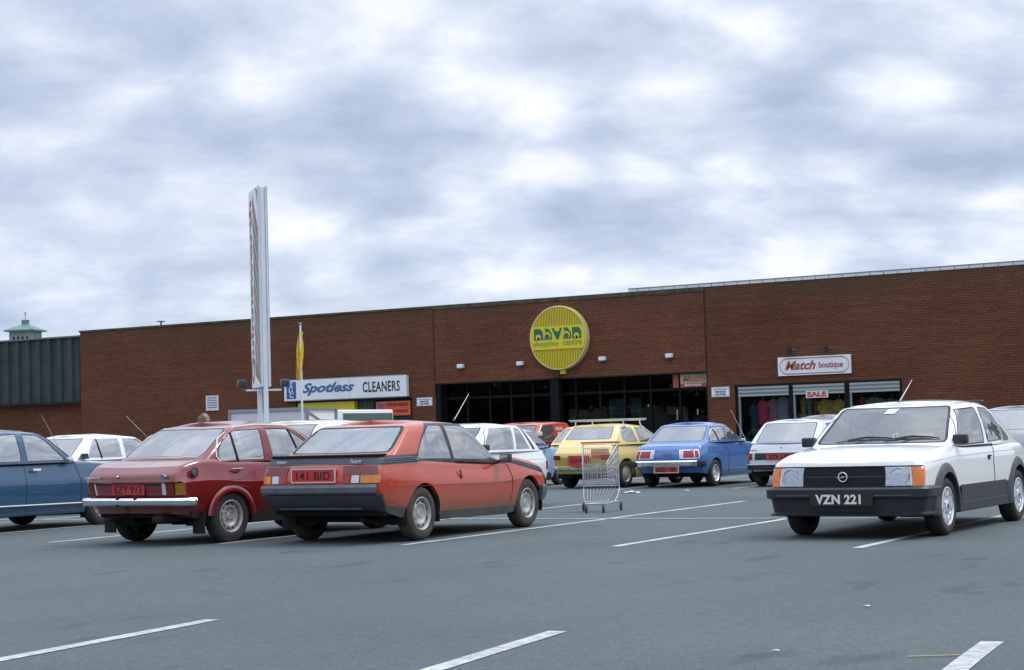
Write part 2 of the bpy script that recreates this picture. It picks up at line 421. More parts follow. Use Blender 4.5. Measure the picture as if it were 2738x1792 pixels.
def wheel_parts(root, x, y, r, width, style, side, mats, steer=0.0):
    """wheel empty > tyre, rim ; outer face towards side"""
    w = bpy.data.objects.new('wheel', None); COL.objects.link(w); w.parent = root; w.location = (x, y, r); w.rotation_euler = (0, 0, steer)
    w.empty_display_size = 0.1
    if style is None: return w
    t = MB(); h = width/2; rr = style.get('rim', 0.172)
    t.lathe([(-h*0.8, rr), (-h*0.98, rr+0.03), (-h, (r+rr)/2), (-h*0.93, r-0.022), (-h*0.72, r-0.004), (-h*0.3, r), (h*0.3, r), (h*0.72, r-0.004), (h*0.93, r-0.022), (h, (r+rr)/2+0.01), (h*0.99, (r+rr)/2-0.015), (h*0.98, rr+0.03), (h*0.9, rr+0.008), (h*0.8, rr)], mats['tyre'], 40, 'x', flip=side)
    t.build('tyre', w, 40)
    m = MB(); mm = mats[style.get('mat', 'steel')]; dk = mats['black']
    if style['kind'] == 'steel':
        m.lathe([(h*0.82, rr+0.004), (h*0.92, rr+0.002), (h*0.95, rr-0.006), (h*0.86, rr-0.012), (h*0.55, rr-0.022), (h*0.35, rr-0.026), (h*0.36, rr-0.032), (h*0.62, rr*0.72), (h*0.66, rr*0.62), (h*0.55, rr*0.52), (h*0.40, rr*0.42), (h*0.38, rr*0.22), (h*0.52, rr*0.19), (h*0.55, 0.012), (h*0.55, 0.0001)], mm, 40, 'x', flip=side)
        nh = style.get('holes', 8)
        for k in range(nh):
            a = 2*math.pi*(k+0.5)/nh; q = rr*0.755; hw = style.get('hw', 0.012); hl = style.get('hl', 0.02)
            c = Vector((side*h*0.60, q*math.cos(a), q*math.sin(a))); rad = Vector((0, math.cos(a), math.sin(a))); tan = Vector((0, -math.sin(a), math.cos(a)))
            m.poly([c+rad*hw*math.cos(b)+tan*hl*math.sin(b)+Vector((side*(0.006-0.10*0), 0, 0)) for b in [2*math.pi*i/10 for i in range(10)]], dk)
        for k in range(4):
            a = math.pi/4+k*math.pi/2; q = rr*0.32
            m.lathe([(h*0.35, 0.011), (h*0.52, 0.010), (h*0.54, 0.0001)], mats['chrome'], 8, 'x', (0, q*math.cos(a), q*math.sin(a)), side)
    elif style['kind'] == 'cap':
        m.lathe([(h*0.82, rr+0.004), (h*0.93, rr+0.002), (h*0.95, rr-0.006), (h*0.7, rr-0.02), (h*0.62, rr-0.03), (h*0.9, rr*0.6), (h*0.95, rr*0.3), (h*0.96, 0.0001)], mm, 36, 'x', flip=side)
    else:   # five-block alloy
        m.lathe([(h*0.82, rr+0.004), (h*0.95, rr+0.003), (h*0.97, rr-0.008), (h*0.75, rr-0.014), (h*0.45, rr-0.02), (h*0.1, rr-0.02)], mm, 40, 'x', flip=side)
        m.lathe([(h*0.12, rr-0.018), (h*0.12, 0.0001)], dk, 40, 'x', flip=side)
        for k in range(5):
            a = 2*math.pi*k/5+0.35; rad = Vector((0, math.cos(a), math.sin(a))); tan = Vector((0, -math.sin(a), math.cos(a))); X = Vector((side, 0, 0))
            for sgn in (-1, 1):
                i0 = rad*0.045+tan*sgn*0.014; i1 = rad*0.045+tan*sgn*0.056; o0 = rad*(rr-0.012)+tan*sgn*0.020; o1 = rad*(rr-0.012)+tan*sgn*0.052
                q = [i0, i1, o1, o0]; A = [m.bm.verts.new(p+X*h*0.84) for p in q]; B = [m.bm.verts.new(p+X*h*0.2) for p in q]
                kk = m.mi(mm)
                m.bm.faces.new(A).material_index = kk
                for i in range(4): m.bm.faces.new((A[i], A[(i+1) % 4], B[(i+1) % 4], B[i])).material_index = kk
            q0 = rad*(rr*0.55)-tan*0.066; q1 = rad*(rr*0.55)+tan*0.066; q2 = rad*(rr*0.80)+tan*0.056; q3 = rad*(rr*0.80)-tan*0.056
            A = [m.bm.verts.new(p+X*h*0.88) for p in (q0, q1, q2, q3)]; B = [m.bm.verts.new(p+X*h*0.3) for p in (q0, q1, q2, q3)]; kk = m.mi(mm)
            m.bm.faces.new(A).material_index = kk
            for i in range(4): m.bm.faces.new((A[i], A[(i+1) % 4], B[(i+1) % 4], B[i])).material_index = kk
        m.lathe([(h*0.3, 0.072), (h*0.90, 0.068), (h*0.95, 0.060), (h*0.95, 0.0001)], mm, 10, 'x', flip=side)
        m.lathe([(h*0.955, 0.024), (h*0.97, 0.022), (h*0.97, 0.0001)], mats['black'], 14, 'x', flip=side)
    m.build('rim', w, 35)
    return w

CM = None
def car_mats():
    global CM
    if CM: return CM
    CM = dict(
        tyre=mat('tyre rubber', (0.028, 0.027, 0.026), 0.85, noise=(9, 0.35), bump=(60, 0.002)),
        tyredirty=mat('dusty tyre', (0.048, 0.043, 0.035), 0.95, noise=(7, 0.4)),
        steel=mat('silver wheel paint', (0.42, 0.42, 0.40), 0.42, 0.35, noise=(14, 0.22)),
        alloy=mat('bright alloy', (0.75, 0.76, 0.80), 0.3, 0.55, noise=(20, 0.08)),
        cream=mat('cream hub cap', (0.42, 0.40, 0.33), 0.45, 0.2, noise=(10, 0.15)),
        chrome=mat('chrome', (0.72, 0.73, 0.75), 0.12, 1.0, bump=(9, 0.002)),
        black=mat('black rubber', (0.012, 0.012, 0.013), 0.55),
        grille=mat('grille black', (0.008, 0.009, 0.011), 0.6, spec=.25),
        plast=mat('black plastic', (0.020, 0.022, 0.028), 0.42, noise=(8, 0.2)),
        greyplast=mat('weathered grey plastic', (0.085, 0.10, 0.115), 0.6, noise=(5, 0.22)),
        dkplast=mat('dark grey plastic', (0.028, 0.036, 0.045), 0.55, noise=(5, 0.25)),
        dirtplast=mat('dusty sill plastic', (0.075, 0.078, 0.068), 0.75, noise=(4, 0.3)),
        under=mat('underbody', (0.010, 0.010, 0.010), 0.9),
        trim=mat('dark seat cloth', (0.10, 0.10, 0.105), 0.9, noise=(6, 0.25)),
        tan=mat('tan seat cloth', (0.16, 0.13, 0.10), 0.9, noise=(6, 0.25)),
        glass=glass('car glass', (0.80, 0.84, 0.86), 1.0, 4.2, 0.14),
        glasspale=glass('sky-paled car glass', (0.82, 0.86, 0.88), 1.0, 2.5, 0.26),  # pale haze in these three glasses paints in the bright sky
        glassw=glass('windscreen glass', (0.78, 0.83, 0.85), 1.0, 1.9, 0.15),
        red=mat('red lamp lens', (0.33, 0.012, 0.012), 0.18, coat=0.5, noise=(30, 0.25)),
        dred=mat('dark red lamp lens', (0.16, 0.008, 0.008), 0.18, coat=0.5, noise=(30, 0.25)),
        amber_shade=mat('shaded amber lens', (0.33, 0.13, 0.012), 0.25, coat=.4, noise=(30, .2)),  # amber darkened to stand for shade on the maroon tail
        amber=mat('amber lens', (0.62, 0.20, 0.015), 0.2, coat=0.5, noise=(30, 0.15)),
        ind=mat('orange indicator lens', (0.72, 0.19, 0.03), 0.25, coat=0.4, noise=(26, 0.15)),
        white=mat('clear lens', (0.55, 0.60, 0.64), 0.18, coat=0.6, noise=(20, 0.1)),
        reflector=mat('headlamp reflector', (0.62, 0.65, 0.70), 0.1, 0.85, bump=(26, 0.006)),
        plater=mat('red number plate', (0.50, 0.035, 0.035), 0.4, noise=(6, 0.15)),
        ink=mat('black ink', (0.015, 0.012, 0.015), 0.6),
        silver=mat('silver lettering', (0.62, 0.64, 0.66), 0.35, 0.3),
        bluebadge=mat('blue badge enamel', (0.02, 0.05, 0.22), 0.25),
        litter=mat('white paper', (0.75, 0.75, 0.73), 0.9),
        platew=mat('off white', (0.70, 0.70, 0.66), 0.5),
        yellow=mat('yellow sticker', (0.7, 0.55, 0.08), 0.6),
    )
    return CM

def lamp_band(shell, z0, z1, cond, m, name, parent, off=0.012, th=0.02, dense=8, top=None):
    """a panel that follows the shell between two heights where cond(x,y) holds; both z may be functions of (x,y)"""
    fz0 = z0 if callable(z0) else (lambda x, y: z0); fz1 = z1 if callable(z1) else (lambda x, y: z1)
    zs0 = [z for z in (fz0(0, 0),)][0]; zs1 = fz1(0, 0)
    K = 3; rows = []
    for k in range(K+1):
        zk = zs0+(zs1-zs0)*k/K
        r = shell.ring(z=zk, NF=30, NCn=10, NS=200); r = [(-x, y, z) for x, y, z in r[1:-1]][::-1]+r if True else r
        # full loop: left side (front->rear) then rear centre ... right side
        rows.append(r)
    n = min(len(r) for r in rows); idx = [i for i in range(n) if cond(rows[K//2][i][0], rows[K//2][i][1])]
    if not idx: return None
    # keep the longest run
    runs = []; cur = [idx[0]]
    for i in idx[1:]:
        if i == cur[-1]+1: cur.append(i)
        else: runs.append(cur); cur = [i]
    runs.append(cur)
    if len(runs) > 1 and runs[0][0] == 0 and runs[-1][-1] == n-1: runs = [runs[-1]+runs[0]]+runs[1:-1]
    run = max(runs, key=len)
    if len(run) < 2: return None
    mb = MB(); k = mb.mi(m); grid = []
    step = max(1, len(run)//60)
    run = run[::step]+([run[-1]] if run[-1] != run[::step][-1] else [])
    for kk in range(K+1):
        r = rows[kk]; line = []
        for i in run:
            p = Vector(r[i]); a = Vector(r[i-1]); b = Vector(r[(i+1) % n]); d = b-a; nrm = Vector((d.y, -d.x, 0))
            if nrm.length < 1e-9: nrm = Vector((0, -1, 0))
            nrm.normalize(); c = Vector((0, 0, 0))
            zz = fz0(p.x, p.y)+(fz1(p.x, p.y)-fz0(p.x, p.y))*kk/K
            line.append((p, nrm, zz))
        grid.append(line)
    cen = Vector((0, sum(l[0].y for l in grid[0])/len(grid[0]) if False else 0, 0))
    outer = []
    for line in grid:
        o = []
        for p, nr, zz in line:
            if nr.dot(Vector((p.x, p.y, 0))) < 0: nr = -nr
            o.append(mb.bm.verts.new((p.x+nr.x*off, p.y+nr.y*off, zz)))
        outer.append(o)
    inner = [[mb.bm.verts.new((p.x+nr.x*(off-th)*(1 if nr.dot(Vector((p.x, p.y, 0))) >= 0 else -1), p.y+nr.y*(off-th)*(1 if nr.dot(Vector((p.x, p.y, 0))) >= 0 else -1), zz)) for p, nr, zz in grid[q]] for q in (0, K)]
    N = len(run)
    for a, b in zip(outer, outer[1:]):
        for i in range(N-1): mb.bm.faces.new((a[i], a[i+1], b[i+1], b[i])).material_index = k
    for i in range(N-1):
        mb.bm.faces.new((inner[0][i], inner[0][i+1], outer[0][i+1], outer[0][i])).material_index = k
        mb.bm.faces.new((inner[1][i], inner[1][i+1], outer[K][i+1], outer[K][i])).material_index = k
    for e in (0, N-1):
        vs = [outer[q][e] for q in range(K+1)]+[inner[1][e], inner[0][e]]
        mb.bm.faces.new(vs).material_index = k
    return mb.build(name, parent, 35)

def bumper(shell, sect, zref, cond, m, name, parent, step=3):
    """sect: closed list of (offset outwards, z); swept along the shell outline at height zref where cond(x,y)"""
    r = shell.ring(z=zref, NF=30, NCn=10, NS=200); r = [(-x, y, z) for x, y, z in r[1:-1]][::-1]+r
    n = len(r); idx = [i for i in range(n) if cond(r[i][0], r[i][1])]
    runs = []; cur = [idx[0]]
    for i in idx[1:]:
        if i == cur[-1]+1: cur.append(i)
        else: runs.append(cur); cur = [i]
    runs.append(cur)
    if r[0] and len(runs) > 1 and runs[0][0] == 0 and runs[-1][-1] == n-1: runs = [runs[-1]+runs[0]]
    run = max(runs, key=len); run = run[::step]+([run[-1]] if (len(run)-1) % step else [])
    if len(run) < 2: print('SHORT', name, parent['label']); return None
    mb = MB(); k = mb.mi(m); rings = []
    for i in run:
        p = Vector(r[i]); a = Vector(r[i-1]) if i > 0 else Vector(r[i]); b = Vector(r[(i+1) % n]); d = b-a; nr = Vector((d.y, -d.x, 0))
        if nr.length < 1e-9: nr = Vector((0, 1 if p.y > 0 else -1, 0))
        nr.normalize()
        if nr.dot(Vector((p.x, p.y, 0))) < 0: nr = -nr
        rings.append([mb.bm.verts.new((p.x+nr.x*o, p.y+nr.y*o, z)) for o, z in sect])
    S = len(sect)
    for a, b in zip(rings, rings[1:]):
        for j in range(S): mb.bm.faces.new((a[j], a[(j+1) % S], b[(j+1) % S], b[j])).material_index = k
    for e in (rings[0], rings[-1]): mb.bm.faces.new(e).material_index = k
    return mb.build(name, parent, 30)

def make_car(sp, name, label, loc, yaw, group=None, cat='car'):
    CMx = car_mats(); root = thing(name, label, cat, (loc[0], loc[1], 0), yaw, group)
    sh = Shell(sp['body']); B = sp['body']; G = sp['gh']; P = sp['paint']
    bm = bmesh.new()
    ts = sp.get('ts', [0, .08, .16, .26, .36, .46, .56, .64, .70, .76, .82, .87, .91, .95, .975, 1.0])
    crown = B.get('crown', 0.03)
    def capf(u, y):
        c = crown(y) if callable(crown) else crown
        return c*(1-abs(u)**2.2)
    ring_to_mesh(bm, [sh.ring(t=t) for t in ts], capf, 12)
    # open the deck under the greenhouse
    g0, g1 = G['gy'][0][1], G['gy'][0][2]; wb = G['gw'][0][1]
    kill = []
    bm.normal_update()
    for f in bm.faces:
        c = f.calc_center_median()
        if g0+0.10 < c.y < g1-0.10 and abs(c.x) < wb-0.05 and abs(f.normal.z) > 0.7 and c.z > 0.6: kill.append(f)
    bmesh.ops.delete(bm, geom=kill, context='FACES')
    # greenhouse rings
    GT = G.get('ts', [0, .12, .25, .38, .5, .62, .74, .84, .91, .955, .985, 1.0]); rr, rf = G['cr']; br, bf = G['bow']
    gy, gw = G['gy'], G['gw']; y00, y01 = gy[0][1], gy[0][2]; y10, y11 = gy[-1][1], gy[-1][2]; rings = []
    brt = br
    for t in GT:
        br = brt if not isinstance(brt, tuple) else brt[0]+(brt[1]-brt[0])*min(1, t/.9)
        a0 = interp([(q[0], q[1]) for q in gy], t); a1 = interp([(q[0], q[2]) for q in gy], t); w = interp(gw, t)
        taper = G.get('taper', (0.0, 0.0)); pts = []
        wr, wf = w-taper[0], w-taper[1]; NF, NCn, NS = 6, 5, 26
        for k in range(NF): x = (wr-rr)*k/NF; pts.append((x, a0+br*(x/wr)**2))
        cy = a0+br*((wr-rr)/wr)**2+rr
        for k in range(NCn): a = math.pi/2*k/NCn; pts.append((wr-rr+rr*math.sin(a), cy-rr*math.cos(a)))
        cyf = a1-bf*((wf-rf)/wf)**2-rf
        for k in range(NS+1):
            s_ = k/NS; y = cy+(cyf-cy)*s_; bul = 4*s_*(1-s_)
            pts.append((wr+(wf-wr)*s_+min(taper[0], 0.02)*bul+G.get('bulge', 0.015)*bul, y))
        for k in range(1, NCn+1): a = math.pi/2*k/NCn; pts.append((wf-rf+rf*math.cos(a), cyf+rf*math.sin(a)))
        for k in range(NF-1, -1, -1): x = (wf-rf)*k/NF; pts.append((x, a1-bf*(x/wf)**2))
        ring = []
        for x, y in pts:
            s_ = (y-a0)/(a1-a0); zb = interp(G['gb'], y00+(y01-y00)*s_)-0.012; zr = interp(G['gt'], y10+(y11-y10)*s_)
            ring.append((x, y, zb+(zr-zb)*t))
        rings.append(ring)
    gc = G.get('crown', 0.045)
    ring_to_mesh(bm, rings, lambda u, y: gc*(1-abs(u)**2.4), 12)
    bmesh.ops.recalc_face_normals(bm, faces=bm.faces)
    lay = bm.faces.layers.int.new('part')
    mats = [P]; parts = ['body']; pmat = {}
    def mi(m):
        if m not in mats: mats.append(m)
        return mats.index(m)
    # wheel arches: cut out
    for yw, ra, zc in B['arch']:
        for sg in (-1, 1):
            poly = [(yw+ra*math.cos(a), zc+ra*math.sin(a)*B.get('archk', 1.0)) for a in [math.pi*i/16 for i in range(17)]]
            poly = [(yw+ra*1.02, -0.1)]+poly+[(yw-ra*1.02, -0.1)]
            fs = cut_region(bm, poly, 'x', sg, 0.2, lambda c, f: c.z < 0.85)
            bmesh.ops.delete(bm, geom=fs, context='FACES')
            # return lip
            es = [e for e in bm.edges if e.is_boundary and all(v.co.x*sg > 0.3 and math.hypot(v.co.y-yw, (v.co.z-zc)/B.get('archk', 1.0)) < ra+0.012 and v.co.z > zc-0.06 for v in e.verts)]
            if es:
                r = bmesh.ops.extrude_edge_only(bm, edges=es)
                vs = [g for g in r['geom'] if isinstance(g, bmesh.types.BMVert)]
                bmesh.ops.translate(bm, verts=vs, vec=(-0.05*sg, 0, 0))
                for g in r['geom']:
                    if isinstance(g, bmesh.types.BMFace): g.material_index = 0
    global BVH
    from mathutils.bvhtree import BVHTree
    BVH = BVHTree.FromBMesh(bm)
    # regions
    for reg in sp['regions']:
        poly = reg['poly']
        if reg.get('r'): poly = rpoly(poly, reg['r'], 4)
        for sg in (reg.get('sides') or ((-1, 1) if reg['axis'] == 'x' else (reg['sign'],))):
            fs = cut_region(bm, poly, reg['axis'], sg, reg.get('nmin', 0.25), reg.get('filt'))
            if not fs: continue
            if reg.get('mat') and not reg.get('name'):      # only repaint
                k = mi(reg['mat'])
                for f in fs: f.material_index = k
                continue
            if reg['name'] != 'door':      # keep the largest connected patch
                left = set(fs); best = []
                while left:
                    st = [left.pop()]; comp = []
                    while st:
                        f = st.pop(); comp.append(f)
                        for e in f.edges:
                            for g_ in e.link_faces:
                                if g_ in left: left.remove(g_); st.append(g_)
                    if len(comp) > len(best): best = comp
                fs = best
            parts.append(reg['name']); pid = len(parts)-1
            for th, dp, mm in reg.get('inset', []):
                bm.normal_update()
                r = bmesh.ops.inset_region(bm, faces=fs, thickness=th, depth=dp, use_even_offset=True, use_boundary=True)
                k = mi(mm)
                for f in r['faces']: f.material_index = k; f[lay] = pid if reg.get('own') else f[lay]
                fs = [f for f in fs if f.is_valid]
            k = mi(reg['mat']) if reg.get('mat') else None
            for f in fs:
                f[lay] = pid
                if k is not None: f.material_index = k
    # split into parts
    objs = {}
    for pid, pname in enumerate(parts):
        fs = [f for f in bm.faces if f[lay] == pid]
        if not fs: continue
        b2 = bm.copy(); l2 = b2.faces.layers.int['part']
        bmesh.ops.delete(b2, geom=[f for f in b2.faces if f[l2] != pid], context='FACES')
        me = bpy.data.meshes.new(pname); b2.to_mesh(me); b2.free()
        used = sorted({p.material_index for p in me.polygons}); remap = {u: i for i, u in enumerate(used)}
        for u in used: me.materials.append(mats[u])
        for p in me.polygons: p.material_index = remap[p.material_index]
        o = link_mesh(me, pname, root, sp.get('sharp', 32)); objs.setdefault(pname, []).append(o)
    bm.free()
    # wheels, underbody, wells
    wr = sp['wheel']; ub = MB(); mu = CMx['under']
    for yw, ra, zc in B['arch']:
        for sg in (-1, 1):
            st = wr.get('style')
            wx = wr['x']
            cm2 = dict(CMx)
            if wr.get('dirty'): cm2['tyre'] = CMx['tyredirty']
            wheel_parts(root, sg*wx, yw+wr.get('dy', 0), wr['r'], wr['width'], st, sg, cm2)
            pr = [(0.02, ra+0.005), (0.0, ra+0.012), (0.36, ra+0.012), (0.36, 0.02)]
            n = 24; k = ub.mi(mu); prev = None
            for i in range(n+1):
                a = -0.25+(math.pi+0.5)*i/n
                cur = [ub.bm.verts.new((sg*(0.77-d), yw+q*math.cos(a), zc+q*math.sin(a)*B.get('archk', 1.0))) for d, q in pr[1:]]
                if prev:
                    for j in range(2): ub.bm.faces.new((prev[j], prev[j+1], cur[j+1], cur[j])).material_index = k
                prev = cur
    y0, y1 = B['rear'][0][1]+0.12, B['front'][0][1]-0.12; hw = B['w'][len(B['w'])//2][1]
    ya, yb2 = B['arch'][0][0], B['arch'][1][0]; ra = B['arch'][0][1]
    ub.box(-0.45, 0.45, y0+.35, y1-.1, 0.21, 0.36, mu); ub.box(-hw+0.06, hw-0.06, ya+ra+0.04, yb2-ra-0.04, B.get('floor', 0.20), 0.33, mu)
    ub.box(-hw+0.1, hw-0.1, y0, ya-ra-0.03, 0.30, 0.40, mu); ub.box(-hw+0.1, hw-0.1, yb2+ra+0.03, y1, 0.25, 0.40, mu)
    ub.box(-0.62, 0.62, ya-0.05, ya+0.05, 0.25, 0.33, mu); ub.box(-0.62, 0.62, yb2-0.05, yb2+0.05, 0.22, 0.33, mu)
    ub.tube([(0.3, ya+0.3, 0.22), (0.35, y0+0.5, 0.23), (0.38, y0+0.05, 0.25)], 0.03, mu)
    ub.box(0.1, 0.52, y0+0.30, y0+0.5, 0.23, 0.34, mu, 0.03)
    ub.build('underbody', root)
    # cabin
    if sp.get('cabin', True):
        tr = CMx[sp.get('trim', 'trim')]; fy = sp.get('fseat', 0.0)
        for sx in (-0.36, 0.36):
            s_ = MB(); s_.box(sx-0.24, sx+0.24, fy-0.1, fy+0.42, 0.34, 0.52, tr, 0.05)
            Mx = Matrix.Translation((sx, fy-0.1, 0.48)) @ Matrix.Rotation(R_(18), 4, 'X')
            s_.box(-0.23, 0.23, -0.08, 0.05, 0, 0.55, tr, 0.05, Mx)
            if sp.get('headrest', True): s_.box(-0.12, 0.12, -0.06, 0.03, 0.58, 0.73, tr, 0.04, Mx)
            s_.build('front_seat', root, 40)
        s_ = MB(); ry = sp.get('rseat', -0.85); s_.box(-0.58, 0.58, ry, ry+0.45, 0.36, 0.52, tr, 0.05)
        s_.box(-0.58, 0.58, -0.06, 0.06, 0, 0.42, tr, 0.05, Matrix.Translation((0, ry, 0.46)) @ Matrix.Rotation(R_(20), 4, 'X')); s_.build('rear_seat', root, 40)
        s_ = MB(); dy = sp.get('dash', 0.62); dz = sp.get('dashz', 0.84); s_.box(-0.66, 0.66, dy, dy+0.30, dz-0.26, dz, CMx['black'], 0.04); s_.build('dashboard', root, 40)
        s_ = MB(); cx = 0.36; c = Vector((cx, dy-0.14, dz-0.03)); t = R_(28)
        s_.tube([c+Vector((0.18*math.cos(a), -0.18*math.sin(a)*math.sin(t)*1, 0.18*math.sin(a)*math.cos(t))) for a in [2*math.pi*i/24 for i in range(24)]], 0.013, CMx['black'], 6, closed=True)
        s_.box(cx-0.17, cx+0.17, dy-0.15, dy-0.13, dz-0.06, dz, CMx['black']); s_.build('steering_wheel', root, 40)
        s_ = MB(); s_.box(-0.60, 0.60, sp.get('shelf', (-1.5, -1.0))[0], sp.get('shelf', (-1.5, -1.0))[1], sp.get('shelfz', 0.78)-0.03, sp.get('shelfz', 0.78), CMx['trim']); s_.build('parcel_shelf', root)
    if sp.get('extra'): sp['extra'](root, sh, CMx, objs)
    return root

def ribbon(parent, name, pts, w, m, n=6):
    """thin round trim strip through 3D points"""
    if name in SNAP and abs(pts[0][0]) > 0.3:
        sg = 1 if pts[0][0] > 0 else -1; P = [Vector(p) for p in pts]; q = [P[0]]
        for a, c in zip(P, P[1:]):
            k = max(1, int((c-a).length/0.06))
            for i in range(1, k+1): q.append(a+(c-a)*i/k)
        out = []
        for p in q:
            h = BVH.ray_cast(Vector((sg*1.6, p.y, p.z)), Vector((-sg, 0, 0)), 1.6)
            if h[0] is not None and abs(h[0].x) > 0.56: out.append((h[0].x+sg*w*.35, p.y, p.z))
        pts = out
        if len(pts) < 2: return None
    b = MB(); b.tube(pts, w, m, n); return b.build(name, parent, 40)
def fsnap(x, z, o=.012):
    h = BVH.ray_cast(Vector((x, 3.0, z)), Vector((0, -1, 0)), 4)
    return (x, (h[0].y if h[0] is not None else 1.0)+o, z)
BVH = None
SNAP = {'drip_rail', 'gutter', 'quarter_post', 'flank_crease', 'sill_trim'}
def plate(parent, cx, y, z0, w, h, txt, tw, th, m_bg, m_tx, facing=-1, tilt=0.0, name='number_plate', border=None, bold=0.02, tx0=None):
    """number plate on the rear (facing=-1) or front (+1)"""
    b = MB(); F = facing
    b.box(cx-w/2, cx+w/2, min(y, y+F*0.012), max(y, y+F*0.012), z0, z0+h, m_bg)
    if border:
        t = 0.011; yy = (min(y, y+F*0.017), max(y, y+F*0.017))
        b.box(cx-w/2-t, cx+w/2+t, *yy, z0+h, z0+h+t, border); b.box(cx-w/2-t, cx+w/2+t, *yy, z0-t, z0, border)
        b.box(cx-w/2-t, cx-w/2, *yy, z0, z0+h, border); b.box(cx+w/2, cx+w/2+t, *yy, z0, z0+h, border)
    xdir = (1, 0, 0) if F < 0 else (-1, 0, 0)
    ox = cx-tw/2 if F < 0 else cx+tw/2
    b.text(txt, frame((ox, y+F*0.015, z0+(h-th)/2), xdir, (0, 0, 1)), tw, th, m_tx, bold=bold)
    return b.build(name, parent)
def mirror(parent, x, y, z, m, w=0.16, h=0.10, side=1, glassm=None):
    b = MB(); b.box(min(x, x+side*w), max(x, x+side*w), y-0.04, y+0.05, z, z+h, m, 0.02)
    b.tube([(x-side*0.05, y+0.02, z+0.01), (x+side*0.03, y, z+0.03)], 0.018, m)
    b.box(x+side*0.015 if side > 0 else x-w+0.015, x+w-0.015 if side > 0 else x-0.015, y-0.044, y-0.039, z+0.015, z+h-0.015, glassm or CM['chrome'])
    return b.build('door_mirror', parent, 40)
def aerial(parent, p0, p1, m=None, r=0.0035):
    b = MB(); b.tube([p0, p1], [r*1.3, r*0.8], m or CM['chrome'], 6); b.lathe([(0, 0.02), (0.02, 0.012), (0.025, 0.0001)], CM['black'], 10, 'z', p0)
    return b.build('aerial', parent)
# ================================================================== THE CARS
C_ = car_mats(); RB = C_['black']
def seal(t=0.016, m=None, d=-0.004): return [(t, d, m or RB)]
def win(poly, r=0.03, name='side_window', g=None, ins=None, **k):
    return dict(axis='x', poly=poly, r=r, name=name, mat=g or C_['glass'], inset=ins if ins is not None else seal(), own=True, **k)
def endwin(poly, sign, r=0.05, name=None, g=None, ins=None, nmin=0.12):
    return dict(axis='y', sign=sign, poly=poly, r=r, name=name or ('rear_window' if sign < 0 else 'windscreen'), mat=g or C_['glassw'], inset=ins if ins is not None else seal(0.02), own=True, nmin=nmin,
                filt=(lambda c, f: f.normal.z < 0.985 and c.z > 0.7))
def door(poly, r=0.04): return dict(axis='x', poly=poly, r=r, name='door', inset=[(0.0045, -0.006, RB)], own=False, nmin=0.2)
def base_body(hw, tail, nose, axr, axf, R, zs=0.21, ra=0.335, deck=None, rear=None, front=None, prof=None, crown=0.03, cr=(0.12, 0.16), bow=(0.05, 0.12), wend=(0.93, 0.92), arch_z=None):
    return dict(w=[(tail, hw*wend[0]), (tail+0.35, hw*0.975), (tail+0.9, hw), (nose-0.9, hw), (nose-0.35, hw*0.97), (nose, hw*wend[1])],
                prof=prof or [(0, .05), (.12, .025), (.3, .006), (.55, 0), (.66, 0.0), (.68, .005), (.82, .030), (.93, .050), (.975, .062), (1.0, .085)],
                zb=[(tail, 0.33), (tail+0.45, 0.27), (axr+0.35, zs), (axf-0.35, zs-0.01), (axf+0.4, 0.25), (nose, 0.28)],
                zt=deck, rear=rear, front=front, cr=cr, bow=bow, crown=crown,
                arch=[(axr, ra, arch_z or R), (axf, ra, arch_z or R)])
GW = [(0, .765), (.25, .742), (.5, .71), (.75, .675), (.9, .64), (.955, .612), (.985, .58), (1, .54)]
def gwscale(w0, w1): return [(t, w0+(w1-w0)*((0.765-w)/(0.765-0.54))) for t, w in GW]

